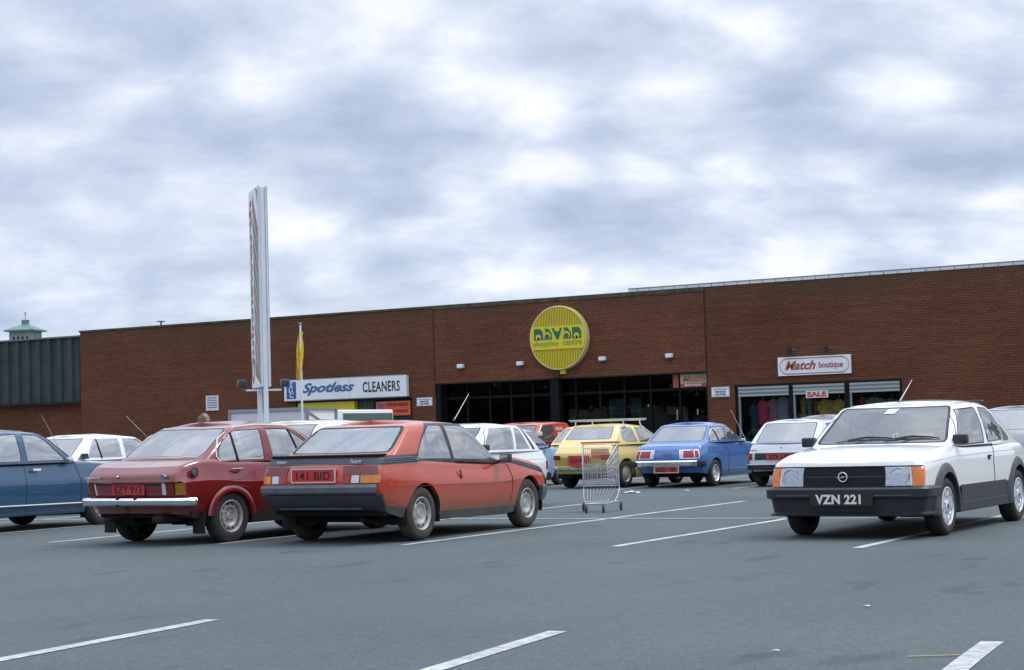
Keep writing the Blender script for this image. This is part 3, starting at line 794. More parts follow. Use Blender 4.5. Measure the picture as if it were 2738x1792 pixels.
# ---------------------------------------------------------------- 1. orange-red three-door coupe, rear towards the camera
def coupe_extra(root, sh, M, ob):
    wrapz0 = lambda x, y: interp([(-2.0, .834), (-1.13, .850)], y); wrapz1 = lambda x, y: interp([(-2.0, .926), (-1.13, .931)], y)
    lamp_band(sh, wrapz0, wrapz1, lambda x, y: y < -1.13, M['dkplast'], 'ribbed_strip', root, 0.010, 0.02)
    for q in range(4):
        f0 = lambda x, y, q=q: wrapz0(x, y)+0.012+0.0205*q; f1 = lambda x, y, q=q: wrapz0(x, y)+0.021+0.0205*q
        lamp_band(sh, f0, f1, lambda x, y: y < -1.135, M['greyplast'], 'strip_rib', root, 0.0145, 0.008)
    for sg in (1, -1):
        k_ = mat('ribbed strip black', (.028, .036, .045), .5); rows = []
        b = MB(); kk = b.mi(k_); kg = b.mi(M['greyplast']); ys = [.80+i*.049 for i in range(21)]
        for j in range(9):
            row = []
            for y in ys:
                za = interp([(.80, .790), (.95, .768), (1.78, .622)], y); zb_ = interp([(.80, .805), (.95, .814), (1.45, .742), (1.78, .668)], y); z = za+(zb_-za)*j/8
                h = BVH.ray_cast(Vector((sg*1.6, y, z)), Vector((-sg, 0, 0)), 1.4); X = (h[0].x if h[0] is not None else sg*.7)+sg*(.005 if j in (2, 4, 6) else .009 if 0 < j < 8 else .004)
                row.append(b.bm.verts.new((X, y, z)))
            rows.append(row)
        for j in range(8):
            for i in range(20): b.bm.faces.new((rows[j][i], rows[j][i+1], rows[j+1][i+1], rows[j+1][i])).material_index = kk if j % 2 == 0 else kg
        b.build('ribbed_strip', root)
    # hatch sill lip
    bumper(sh, [(-0.03, .926), (0.022, .930), (0.026, .945), (0.0, .952), (-0.04, .95)], 0.92, lambda x, y: y < -1.72, M['black'], 'hatch_lip', root)
    # lamps
    for x0, x1, za, zb, m, nm in [(-0.80, -0.381, .735, .829, 'dred', 'tail_lamp'), (-0.80, -0.597, .650, .733, 'amber', 'indicator_lamp'), (-0.596, -0.497, .652, .732, 'white', 'reversing_lamp'), (-0.496, -0.381, .650, .734, 'red', 'tail_lamp'),
                                  (0.323, 0.80, .735, .829, 'dred', 'tail_lamp'), (0.545, 0.80, .650, .733, 'amber', 'indicator_lamp'), (0.437, 0.544, .652, .732, 'white', 'reversing_lamp'), (0.323, 0.436, .650, .734, 'red', 'tail_lamp')]:
        lamp_band(sh, za, zb, lambda x, y, x0=x0, x1=x1: x0 < x < x1 and y < -1.87, M[m], nm, root, 0.009, 0.02)
    # bumper: pale upper band and dark lower valance
    bumper(sh, [(-0.03, .532), (0.040, .536), (0.055, .556), (0.057, .605), (0.038, .632), (0.0, .640), (-0.03, .638)], 0.60, lambda x, y: y < -1.90, M['greyplast'], 'rear_bumper', root)
    bumper(sh, [(-0.10, .375), (-0.07, .365), (-0.035, .385), (0.012, .45), (0.040, .528), (0.0, .531), (-0.08, .53)], 0.56, lambda x, y: y < -1.86, M['dkplast'], 'rear_valance', root)
    bumper(sh, [(-0.09, .368), (-0.03, .372), (-0.022, .388), (-0.05, .395), (-0.09, .39)], 0.56, lambda x, y: y < -1.93 and abs(x) < 0.55, M['greyplast'], 'valance_lip', root)
    bumper(sh, [(-0.10, .30), (0.0, .31), (0.035, .37), (0.045, .47), (0.03, .49), (-0.05, .49)], 0.45, lambda x, y: y > 1.56, M['greyplast'], 'front_bumper', root)
    plate(root, -0.032, sh.rear(0.73)-0.012, .668, .545, .128, '141 BID', .44, .082, M['plater'], M['ink'], -1, border=M['silver'], bold=0.004)
    yb = sh.rear(.88)-0.016
    b = MB(); b.text('Fuego', frame((.402, yb, .845), (1, 0, .02), (0.0, 0, 1)), .145, .055, M['silver'], bold=0.02, shear=0.45); b.build('name_badge', root)
    b = MB(); b.text('RENAULT', frame((-.541, yb, .866), (1, 0, 0), (0, 0, 1)), .13, .024, M['silver'], bold=0.03); b.build('name_badge', root)
    b = MB(); b.box(.81-.005, .81, -1.235, -1.195, .875, .905, M['silver']); b.box(.81, .812, -1.228, -1.202, .882, .898, M['ink']); b.build('side_badge', root)
    mirror(root, .80, .575, .785, M['dkplast'], .135, .105, 1); mirror(root, -.80, .575, .785, M['dkplast'], .135, .105, -1)
    # pull handle recess in the door edge and the lock
    for sg in (1, -1):
        b = MB(); q = [(-.352, .735), (-.338, .738), (-.300, .66), (-.292, .628), (-.318, .632), (-.345, .67)]
        b.prism(q, 'x', sg*.800, sg*.8035, mat('dark door recess', (0.10, 0.012, 0.006), 0.5)); b.build('door_handle', root)
        b = MB(); b.lathe([(0, .011), (.004, .010), (.004, .0001)], M['chrome'], 12, 'x', (sg*.799, -.255, .722), sg); b.build('door_lock', root)
        b = MB(); q = [(.58, .772), (.86, .758), (.66, .70), (.60, .70)]
        # fine swage line along the flank, its shade drawn in dark red
        b.tube([(sg*.8005, y, z) for y, z in [(-1.80, .610), (-1.40, .592), (-.8, .580), (0, .570), (.95, .560)]], 0.0025, mat('crease shade red', (0.12, 0.01, 0.006), 0.6), 5); b.build('flank_crease', root)
        b = MB(); b.tube([(sg*.797, y, z) for y, z in [(-1.95, .487), (-1.75, .44), (-1.55, .382)]], 0.003, RB, 5); b.build('valance_joint', root)
    aerial(root, (.467, .10, 1.283), (.467, .453, 1.592), M['chrome'])
    b = MB(); b.box(-.52, -.02, -1.62, -1.28, .905, .93, M['yellow']); b.box(.10, .50, -1.60, -1.30, .90, .925, M['platew'], 0.01); b.build('papers_on_shelf', root)
    # exhaust and mud flap
    b = MB(); b.box(-.78, -.60, -1.53, -1.515, .16, .40, M['under']); b.build('mud_flap', root)
RED1 = paint('orange red paint', (0.45, 0.046, 0.011), dirt=0.95, dirtcol=(0.155, 0.105, 0.065), dz=(0.60, 0.22), rough=0.28, coat=1.0)
deckF = [(-2.0, .93), (-1.22, .928), (-1.12, .875), (-.95, .856), (-.4, .836), (.3, .800), (.62, .800), (.78, .832), (.95, .843), (1.40, .785), (1.80, .700), (2.0, .640)]
DLO = [(-.755, 1.262), (.02, 1.256), (.23, 1.16), (.40, 1.045), (.63, .868), (.60, .79), (.50, .783), (-.42, .825), (-1.150, .850), (-1.122, .93), (-.97, 1.085)]
coupe = dict(paint=RED1, body=dict(
    w=[(-2.0, .735), (-1.75, .768), (-1.4, .79), (-.9, .80), (1.1, .80), (1.5, .785), (2.0, .72)],
    prof=[(0, .05), (.12, .028), (.30, .004), (.55, 0), (.66, 0), (.70, .005), (.80, .022), (.90, .036), (.96, .044), (1.0, .060)],
    zb=[(-2.0, .40), (-1.9, .38), (-1.50, .27), (-.84, .205), (.75, .185), (1.5, .26), (1.9, .34)], zt=deckF,
    rear=[(.37, -1.86), (.53, -1.95), (.64, -1.975), (.83, -1.935), (.93, -1.88)], front=[(.30, 1.80), (.49, 1.97), (.60, 1.96), (.70, 1.90)],
    cr=(.10, .30), bow=(.05, .16), crown=lambda y: interp([(-1.6, .0), (.8, .035), (1.5, .05), (1.9, .03)], y), arch=[(-1.085, .318), (1.275, .318)] and [(-1.085, .33, .270), (1.28, .33, .270)], archk=1.05, endins=.5),
    gh=dict(gy=[(0, -1.84, .80), (.80, -1.24, .265), (.90, -1.16, .205), (.955, -1.08, .15), (1, -.92, .02)], gw=gwscale(.758, .545), gb=[(-1.9, .925), (-1.2, .925), (-1.02, .86), (-.4, .836), (.62, .79)],
            gt=[(-1.0, 1.268), (-.6, 1.274), (0.05, 1.255)], cr=(.08, .12), bow=((.30, .07), .13), crown=.036, taper=(.05, .0), bulge=.006, ts=[0, .12, .25, .38, .5, .62, .72, .80, .86, .91, .955, .985, 1.0]),
    wheel=dict(x=.705, r=.288, width=.17, style=dict(kind='steel', rim=.178, mat='steel', holes=8, hw=.012, hl=.026), dirty=True, dy=-.045),
    regions=[dict(axis='x', poly=[(-2.3, .49), (-1.54, .38), (-.80, .296), (.86, .283), (1.5, .372), (1.82, .49), (2.3, .5), (2.3, 0), (-2.3, 0)], mat=C_['dirtplast'], nmin=0.1),
             dict(axis='y', sign=-1, poly=[(-1, .48), (1, .48), (1, 0), (-1, 0)], mat=C_['dkplast'], nmin=0.3),
             door([(-.395, .835), (-.345, .72), (-.295, .60), (-.42, .302), (.785, .288), (.86, .45), (.86, .60), (.79, .765), (.62, .785)], .02),
             dict(axis='x', poly=DLO, r=.03, mat=C_['dkplast'], nmin=0.2),
             win([(-.722, 1.232), (-.505, 1.228), (-.455, .865), (-1.10, .880), (-1.085, .945), (-.935, 1.09)], .02, ins=[]),
             win([(-.42, 1.228), (.005, 1.218), (.19, 1.135), (.35, 1.03), (.545, .885), (.52, .826), (-.392, .862)], .02, ins=[]),
             endwin([(-.575, 1.240), (.575, 1.240), (.66, .955), (-.66, .955)], -1, .07, g=C_['glasspale'], ins=seal(.035), nmin=0.2),
             endwin([(-.56, 1.235), (.56, 1.235), (.69, .86), (-.69, .86)], 1, .06, ins=seal(.025), nmin=0.25)],
    cabin=True, fseat=-.30, rseat=-.95, dash=.30, dashz=.80, shelf=(-1.66, -1.15), shelfz=.885, headrest=True, extra=coupe_extra)

# ---------------------------------------------------------------- 2. white three-door hatchback, nose towards the camera
def white_extra(root, sh, M, ob):
    g = MB(); yf = sh.front(.6)
    # front face recess: grille bars, frame
    lamp_band(sh, .512, .707, lambda x, y: abs(x) < .425 and y > 1.8, M['grille'], 'grille', root, 0.0015, 0.01)
    for z in [.532+.0182*i for i in range(9)]:
        lamp_band(sh, z, z+.006, lambda x, y: abs(x) < .42 and y > 1.8, M['grille'], 'grille_bar', root, 0.003, 0.006)
    lamp_band(sh, .600, .609, lambda x, y: abs(x) < .41 and y > 1.8, M['dkplast'], 'grille_bar', root, 0.007, 0.006)
    lamp_band(sh, .698, .708, lambda x, y: abs(x) < .76 and y > 1.82, M['grille'], 'grille_frame', root, 0.010, 0.018)
    lamp_band(sh, .500, .516, lambda x, y: abs(x) < .70 and y > 1.7, M['grille'], 'grille_frame', root, 0.006, 0.012)
    for sg in (-1, 1):
        lamp_band(sh, .516, .694, lambda x, y, sg=sg: .415 < x*sg < .672 and y > 1.6, M['reflector'], 'headlight', root, 0.002, 0.02)
        lamp_band(sh, .520, .690, lambda x, y, sg=sg: .420 < x*sg < .668 and y > 1.6, glass('lamp glass', (.85, .88, .9), 1, 1.5, .12), 'headlight_glass', root, 0.012, 0.004)
        lamp_band(sh, .516, .704, lambda x, y, sg=sg: .680 < x*sg and y > 1.815, M['ind'], 'indicator_lamp', root, 0.008, 0.02)
        b = MB(); a = [2*math.pi*i/24 for i in range(24)]
        b.tube([(sg*.555+.088*math.cos(t), yf+.004-.05*((sg*.555)/.77)**2*1.0, .605+.083*math.sin(t)) for t in a], .004, M['silver'], 5, closed=True); b.build('lamp_ring', root)
    # badge: ring with a flash through it
    b = MB(); yy = yf+.020; a = [2*math.pi*i/28 for i in range(28)]
    b.tube([(.044*math.cos(t), yy, .604+.044*math.sin(t)) for t in a], .0062, M['silver'], 8, closed=True)
    b.prism([(-.060, .607), (.012, .611), (.008, .601), (.062, .601), (.062, .598), (-.012, .596), (-.006, .605), (-.060, .604)], 'y', yy-.004, yy+.006, M['silver']); b.build('maker_badge', root)
    # bumper and spoiler (black plastic)
    def front(x, y): return y > 1.585
    bumper(sh, [(-.03, .405), (.055, .395), (.075, .41), (.078, .485), (.060, .502), (.0, .510), (-.03, .508)], .46, front, M['plast'], 'front_bumper', root)
    bumper(sh, [(-.04, .230), (.040, .228), (.046, .245), (.012, .265), (.018, .30), (.035, .395), (.02, .404), (-.04, .404)], .40, front, M['plast'], 'front_spoiler', root)
    bumper(sh, [(.079, .423), (.083, .425), (.083, .429), (.079, .431)], .46, lambda x, y: y > 1.75 and abs(x) > .31 and abs(x) < .70 and x < 0, M['greyplast'], 'bumper_line', root)
    bumper(sh, [(.079, .423), (.083, .425), (.083, .429), (.079, .431)], .46, lambda x, y: y > 1.75 and abs(x) > .31 and abs(x) < .70 and x > 0, M['greyplast'], 'bumper_line', root)
    yp = yf+.085
    b = MB(); b.box(-.32, .32, yp-.02, yp+.004, .328, .448, M['ink']); b.text('VZN 221', frame((.262, yp+.006, .345), (-1, 0, 0), (0, 0, 1)), .462, .094, M['platew'], bold=.035, spacing=1.05); b.build('number_plate', root)
    # black arch flares and sill
    for (yw, ra, zc) in [(a[0], a[1], a[2]) for a in sh.sp['arch']]:
        for sg in (-1, 1):
            b = MB(); k = b.mi(mat('arch flare plastic', (0.055, 0.06, 0.072), 0.42, noise=(6, .15))); prev = None
            for i in range(33):
                t = -.18+(math.pi+.36)*i/32
                X = sg*(sh.W(yw)); cs, sn = math.cos(t), math.sin(t)*1.06
                cur = [b.bm.verts.new((X-sg*.012 if q == 0 else X+sg*o, yw+cs*r, zc+sn*r)) for q, (r, o) in enumerate([(ra+.085, 0), (ra+.075, .004), (ra+.02, .028), (ra-.008, .030), (ra-.008, -.06)])]
                if prev:
                    for j in range(4): b.bm.faces.new((prev[j], prev[j+1], cur[j+1], cur[j])).material_index = k
                prev = cur
            b.build('wheel_arch_flare', root, 40)
    for sg in (-1, 1):
        b = MB(); b.prism([(.80, .475), (-.76, .475), (-.80, .215), (.84, .215)], 'x', sg*.770, sg*.808, M['plast']); b.box(min(sg*.808, sg*.812), max(sg*.808, sg*.812), -.74, .80, .300, .306, M['greyplast']); b.build('sill_panel', root)
        mirror(root, sg*.735, .78, .885, M['plast'], .15, .10, sg)
        b = MB(); b.lathe([(0, .030), (.010, .028), (.012, .018), (.004, .014)], M['plast'], 16, 'x', (sg*.792, -.205, .728), sg); b.box(min(sg*.80, sg*.808), max(sg*.80, sg*.808), -.27, -.15, .735, .752, M['plast'], .003); b.build('door_handle', root)
        ribbon(root, 'flank_crease', [(sg*(sh.W(y)+.001), y, z) for y, z in [(1.86, .722), (1.5, .738), (.94, .768), (0, .780), (-1.5, .788)]], .0022, mat('soft grey line', (.35, .36, .38), .6), 5)
        ribbon(root, 'gutter', [(sg*x, y, z) for x, y, z in [(.745, .80, .895), (.70, .60, 1.08), (.655, .41, 1.25), (.640, .33, 1.288), (.634, -.1, 1.312), (.636, -.78, 1.290)]], .007, mat('roof gutter', (.25, .26, .29), .5), 6)
        # grey air outlet behind the rear side glass
        b = MB(); b.prism(rpoly([(-.918, 1.085), (-1.13, .93), (-1.10, .893), (-.885, .885)], .02), 'x', sg*.70, sg*.772, M['greyplast']); 
    # wipers
    for x0, x1, x2 in ((.45, .12, -.20), (-.08, -.34, -.62)):
        b = MB(); xm = (x1+x0)/2
        b.tube([fsnap(x0, .925, .03), fsnap(xm, .948, .03), fsnap(x1, .972, .03)], .006, M['black'], 6)
        b.tube([fsnap(x1+.22, .950), fsnap(x1+.08, .968, .018), fsnap(x1, .974, .026), fsnap(x2+.12, .966, .018), fsnap(x2, .950)], [.004, .009, .013, .009, .004], M['black'], 6)
        b.build('wiper', root)
    b = MB(); b.poly([fsnap(x, z, .004) for x, z in ((.045, 1.262), (-.075, 1.262), (-.045, 1.212), (.075, 1.212))], M['litter']); b.build('windscreen_sticker', root)
    b = MB(); c = Vector(fsnap(-.16, .985, .004)); b.tube([c+Vector((.022*math.cos(t), -.011*math.sin(t), .018*math.sin(t))) for t in [2*math.pi*i/14 for i in range(14)]], .004, M['platew'], 5, closed=True); b.build('tax_disc', root)
    aerial(root, (.02, .20, 1.33), (-.10, .10, 1.566), M['chrome'], .005)
    b = MB(); b.box(-.58, .58, -.84, -.70, 1.308, 1.335, M['plast'], .01); b.build('rear_spoiler', root, 40)
    b = MB(); b.box(-.50, .50, -1.93, -1.92, .42, .52, M['plast']); b.build('rear_plate_panel', root)
    bumper(sh, [(-.03, .36), (.05, .36), (.07, .38), (.07, .49), (.0, .51), (-.03, .50)], .46, lambda x, y: y < -1.6, M['plast'], 'rear_bumper', root)
    for sg in (-1, 1): lamp_band(sh, .56, .70, lambda x, y, sg=sg: .45 < x*sg < .8 and y < -1.75, M['red'], 'tail_lamp', root)
WHITE1 = paint('bright white paint', (0.86, 0.86, 0.84), dirt=0.12, dirtcol=(.35, .33, .3), dz=(.5, .2), rough=.3)
whitecar = dict(paint=WHITE1, body=dict(
    w=[(-1.95, .74), (-1.6, .775), (-1.1, .80), (1.1, .80), (1.55, .79), (1.80, .775), (1.98, .765)],
    prof=[(0, .035), (.3, .010), (.5, .0), (.82, 0), (.86, .004), (.90, .012), (.94, .022), (.975, .038), (1.0, .066)],
    zb=[(-1.9, .33), (-1.6, .26), (-.9, .22), (.9, .22), (1.6, .23), (1.95, .23)],
    zt=[(-1.95, .80), (-1.6, .865), (-1.0, .872), (.6, .872), (.85, .886), (1.2, .856), (1.6, .808), (1.85, .758), (1.97, .728)],
    rear=[(.3, -1.90), (.5, -1.95), (.75, -1.92), (.85, -1.86)], front=[(.22, 1.93), (.42, 1.955), (.51, 1.955), (.70, 1.925), (.72, 1.92)],
    cr=(.12, .07), bow=(.05, .05), crown=lambda y: interp([(-1.8, .01), (.8, .024), (1.3, .030), (1.9, .002)], y), arch=[(-1.25, .325, .285), (1.235, .325, .285)], archk=1.07, endins=.2, fins=.12),
    ts=[0, .1, .2, .3, .4, .5, .6, .7, .76, .82, .86, .89, .92, .95, .975, 1.0],
    gh=dict(gy=[(0, -1.64, 1.02), (.5, -1.20, .72), (.84, -.93, .505), (.92, -.86, .45), (.965, -.80, .40), (1, -.70, .26)], gw=[(0, .762), (.25, .742), (.5, .71), (.75, .675), (.88, .65), (.94, .628), (.98, .60), (1, .56)],
            gb=[(-1.6, .865), (-1.0, .872), (.6, .872), (.9, .888)], gt=[(-.8, 1.298), (-.3, 1.318), (.4, 1.290)], cr=(.08, .10), bow=(.06, .12), crown=.038, taper=(.03, .0), bulge=.01),
    wheel=dict(x=.715, r=.285, width=.175, style=dict(kind='alloy', rim=.188, mat='alloy')),
    regions=[dict(axis='x', poly=[(-2.3, .40), (-1.6, .46), (2.3, .46), (2.3, 0), (-2.3, 0)], mat=C_['plast'], nmin=0.05),
             dict(axis='y', sign=1, poly=[(-1, .50), (1, .50), (1, 0), (-1, 0)], mat=C_['plast'], nmin=0.3),
             door([(-.42, .872), (-.36, .70), (-.40, .46), (.80, .46), (.80, .865)], .03),
             win([(.378, 1.244), (-.092, 1.261), (-.152, 1.254), (-.188, 1.09), (-.128, .878), (.752, .868), (.655, .996)], .02, ins=seal(.014)),
             win([(-.262, 1.262), (-.622, 1.252), (-.790, 1.184), (-.890, 1.062), (-.830, .900), (-.237, .882)], .03, ins=seal(.010)),
             dict(axis='x', poly=[(-.918, 1.085), (-1.13, .935), (-1.13, .91), (-1.09, .893), (-.875, .888)], r=.02, name='air_outlet', mat=C_['greyplast'], inset=[], own=True),
             endwin([(-.585, 1.285), (.585, 1.285), (.705, .905), (-.705, .905)], 1, .06, ins=seal(.028, C_['dkplast']), nmin=.2),
             endwin([(-.52, 1.25), (.52, 1.25), (.62, .90), (-.62, .90)], -1, .06, nmin=.2)],
    fseat=-.15, rseat=-.95, dash=.50, dashz=.865, shelf=(-1.4, -1.0), shelfz=.84, extra=white_extra)

# ---------------------------------------------------------------- 3. maroon four-door saloon with hipped flanks, rear towards the camera
def maroon_extra(root, sh, M, ob):
    yr = sh.rear(.62)
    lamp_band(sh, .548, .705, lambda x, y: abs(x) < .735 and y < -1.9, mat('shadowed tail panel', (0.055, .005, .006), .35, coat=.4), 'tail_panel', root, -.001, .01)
    for x0, x1, m in [(-.80, -.755, 'amber_shade'), (-.754, -.655, 'dred'), (-.654, -.600, 'white'), (.44, .49, 'white'), (.491, .628, 'dred'), (.630, .735, 'amber_shade')]:
        x0 += .03; x1 += .03
        lamp_band(sh, .558, .686, lambda x, y, x0=x0, x1=x1: x0 < x < x1 and y < -1.93, M[m], 'indicator_lamp' if m == 'amber_shade' else 'reversing_lamp' if m == 'white' else 'tail_lamp', root, .010, .02)
    plate(root, -.045, yr-.002, .563, .515, .112, 'EZY 913', .43, .086, M['plater'], M['ink'], -1, bold=.006)
    bumper(sh, [(-.02, .445), (.075, .440), (.095, .458), (.098, .500), (.080, .525), (.04, .530), (.04, .47), (-.02, .47)], .55, lambda x, y: y < -1.88, M['chrome'], 'rear_bumper', root)
    b = MB()
    for x in (-.16, .12): b.lathe([(0, .02), (.03, .017), (.034, .0001)], M['under'], 10, 'z', (x, yr-.065, .515))
    b.build('plate_lamp', root)
    yb = sh.rear(.77)-.006
    b = MB(); b.text('CORTINA', frame((-.706, yb, .742), (1, 0, .03), (0, 0, 1)), .165, .022, M['silver'], bold=.02, shear=.3); b.text('1.3', frame((-.530, yb, .744), (1, 0, .03), (0, 0, 1)), .07, .032, M['silver'], bold=.04, shear=.3); b.build('name_badge', root)
    b = MB(); k = [2*math.pi*i/24 for i in range(24)]
    b.prism([(.54+.046*math.cos(t), .763+.020*math.sin(t)) for t in k], 'y', yb-.003, yb+.01, M['silver']); b.prism([(.54+.040*math.cos(t), .763+.016*math.sin(t)) for t in k], 'y', yb-.006, yb-.002, M['bluebadge'])
    b.text('Ford', frame((.517, yb-.008, .754), (1, 0, 0), (0, 0, 1)), .046, .017, M['silver'], shear=.35); b.build('maker_badge', root)
    b = MB(); b.lathe([(0, .014), (.006, .013), (.006, .0001)], M['chrome'], 14, 'y', (-.18, yb, .762), -1); b.build('boot_lock', root)
    for sg in (1, -1):
        if sg > 0:
            b = MB(); b.lathe([(0, .056), (.008, .055), (.010, .046), (.004, .042)], M['black'], 22, 'x', (.778, -1.85, .795)); b.lathe([(.004, .040), (.012, .034), (.012, .0001)], mat('dull fuel cap', (.16, .17, .18), .35, .5), 22, 'x', (.778, -1.85, .795)); b.build('fuel_cap', root, 40)
        b = MB(); b.box(min(sg*.786, sg*.812), max(sg*.786, sg*.812), -1.285, -1.12, .800, .822, M['chrome'], .006); b.box(min(sg*.784, sg*.802), max(sg*.784, sg*.802), -1.25, -1.16, .778, .800, M['chrome'], .004); b.build('door_handle', root)
        b = MB(); b.box(min(sg*.786, sg*.812), max(sg*.786, sg*.812), -.36, -.20, .800, .822, M['chrome'], .006); b.build('door_handle', root)
        # chrome drip rail round the side glass
        ribbon(root, 'drip_rail', [(sg*x, y, z) for x, y, z in [(.800, -1.402, .905), (.780, -1.418, .955), (.752, -1.400, 1.045), (.716, -1.30, 1.155), (.684, -1.16, 1.245), (.672, -1.06, 1.283), (.666, -.70, 1.305), (.668, -.25, 1.288), (.700, -.04, 1.19), (.745, .14, 1.05), (.790, .36, .90)]], .008, mat('cream drip rail', (.72, .68, .60), .35, .2), 6)
        ribbon(root, 'quarter_post', [(sg*x, y, z) for x, y, z in [(.690, -1.118, 1.225), (.733, -1.125, 1.09), (.792, -1.112, .898)]], .010, M['black'], 6)
        ribbon(root, 'quarter_post', [(sg*x, y, z) for x, y, z in [(.684, -.235, 1.25), (.735, -.165, 1.07), (.79, -.10, .898)]], .008, M['black'], 6)
        b = MB(); b.box(min(sg*.62, sg*.80), max(sg*.62, sg*.80), -1.735, -1.72, .12, .36, M['under']); b.build('mud_flap', root)
        # rolled lip over the rear arch
        for yw, ra, zc in sh.sp['arch']:
            b = MB(); k = b.mi(sh_paint['m']); prev = None
            for i in range(25):
                t = .12+(math.pi-.24)*i/24; X = sg*sh.W(yw)
                cur = [b.bm.verts.new((X+sg*o, yw+math.cos(t)*r, zc+math.sin(t)*.94*r)) for r, o in [(ra+.068, -.006), (ra+.042, .010), (ra+.014, .017), (ra-.004, .010), (ra-.004, -.05)]]
                if prev:
                    for j in range(4): b.bm.faces.new((prev[j], prev[j+1], cur[j+1], cur[j])).material_index = k
                prev = cur
            b.build('arch_lip', root, 50)
    ribbon(root, 'window_trim', [(x, y, z) for x, y, z in [(-.60, -1.62, .965), (-.30, -1.66, .962), (0, -1.675, .962), (.30, -1.66, .962), (.60, -1.62, .965)]], .006, M['chrome'], 6)
    b = MB(); b.box(-.36, .02, -1.46, -1.40, .945, .975, mat('red and white box', (.55, .10, .09), .6), .01); b.build('box_on_shelf', root)
    bumper(sh, [(-.02, .44), (.07, .44), (.09, .46), (.09, .51), (.06, .53), (-.02, .53)], .5, lambda x, y: y > 1.8, M['chrome'], 'front_bumper', root)
    b = MB(); b.box(.28, .46, -2.04, -1.72, .24, .34, M['under'], .04); b.tube([(-.35, -1.9, .30), (-.36, -2.12, .28)], .022, M['under']); b.build('exhaust', root)
MAROON = paint('maroon paint', (0.185, 0.010, 0.013), dirt=0.30, dirtcol=(.10, .06, .05), dz=(.45, .2), rough=.26, fade=0.04)
sh_paint = {'m': MAROON}
maroon = dict(paint=MAROON, body=dict(
    w=[(-2.1, .75), (-1.8, .80), (-1.4, .825), (-.8, .83), (1.0, .82), (1.6, .79), (2.05, .70)],
    prof=[(0, .10), (.08, .070), (.2, .038), (.38, .014), (.60, 0), (.655, .0), (.66, .012), (.78, .040), (.90, .064), (.95, .073), (.98, .086), (1.0, .105)],
    zb=[(-2.1, .40), (-1.75, .28), (-1.0, .245), (.9, .22), (1.6, .26), (2.1, .30)],
    zt=[(-2.1, .822), (-2.02, .850), (-1.92, .890), (-1.73, .935), (-1.5, .930), (-1.2, .905), (.3, .885), (.6, .88), (1.2, .86), (1.8, .79), (2.1, .72)],
    rear=[(.38, -1.97), (.52, -2.03), (.70, -2.06), (.712, -2.10), (.80, -2.085), (.85, -2.03), (.93, -1.93)], front=[(.3, 2.0), (.5, 2.06), (.72, 2.04)],
    cr=(.06, .2), bow=(.04, .12), crown=lambda y: interp([(-2.05, .004), (-1.9, -.010), (-1.6, .006), (.6, .03), (1.8, .03)], y), arch=[(-1.315, .316, .275), (1.275, .316, .28)], archk=.94, endins=.1),
    ts=[0, .06, .12, .2, .3, .4, .5, .58, .64, .655, .661, .70, .76, .82, .87, .91, .95, .98, 1.0],
    gh=dict(gy=[(0, -1.69, .64), (.5, -1.42, .36), (.80, -1.25, .14), (.89, -1.18, .06), (.95, -1.10, -.02), (1, -.96, -.18)], gw=gwscale(.762, .56), gb=[(-1.7, .945), (-1.5, .925), (-1.2, .900), (.6, .882)],
            gt=[(-1.1, 1.305), (-.6, 1.325), (0, 1.295)], cr=(.10, .12), bow=(.07, .12), crown=.038, taper=(.07, .0), bulge=.008),
    wheel=dict(x=.725, r=.292, width=.165, style=dict(kind='steel', rim=.180, mat='steel', holes=12, hw=.009, hl=.016), dirty=False),
    regions=[door([(-1.42, .90), (-1.36, .78), (-1.30, .64), (-1.02, .60), (-.92, .45), (-.92, .26), (-.60, .26), (-.60, .89)], .03), door([(-.585, .89), (-.585, .26), (.62, .26), (.62, .85)], .03),
             win([(-1.135, 1.225), (-1.05, 1.248), (-.689, 1.262), (-.700, .905), (-1.345, .905), (-1.388, .95), (-1.372, 1.03), (-1.28, 1.13)], .02, ins=seal(.010, C_['black'])),
             win([(-.602, 1.262), (-.25, 1.254), (-.06, 1.150), (.31, .905), (-.565, .905)], .02, ins=seal(.010)),
             endwin([(-.555, 1.275), (.555, 1.275), (.635, .965), (-.635, .965)], -1, .07, g=C_['glasspale'], ins=seal(.020, C_['dkplast']), nmin=.2),
             endwin([(-.56, 1.27), (.56, 1.27), (.66, .92), (-.66, .92)], 1, .06, nmin=.25)],
    fseat=-.45, rseat=-1.22, dash=.12, dashz=.87, shelf=(-1.62, -1.25), shelfz=.94, headrest=False, extra=maroon_extra)

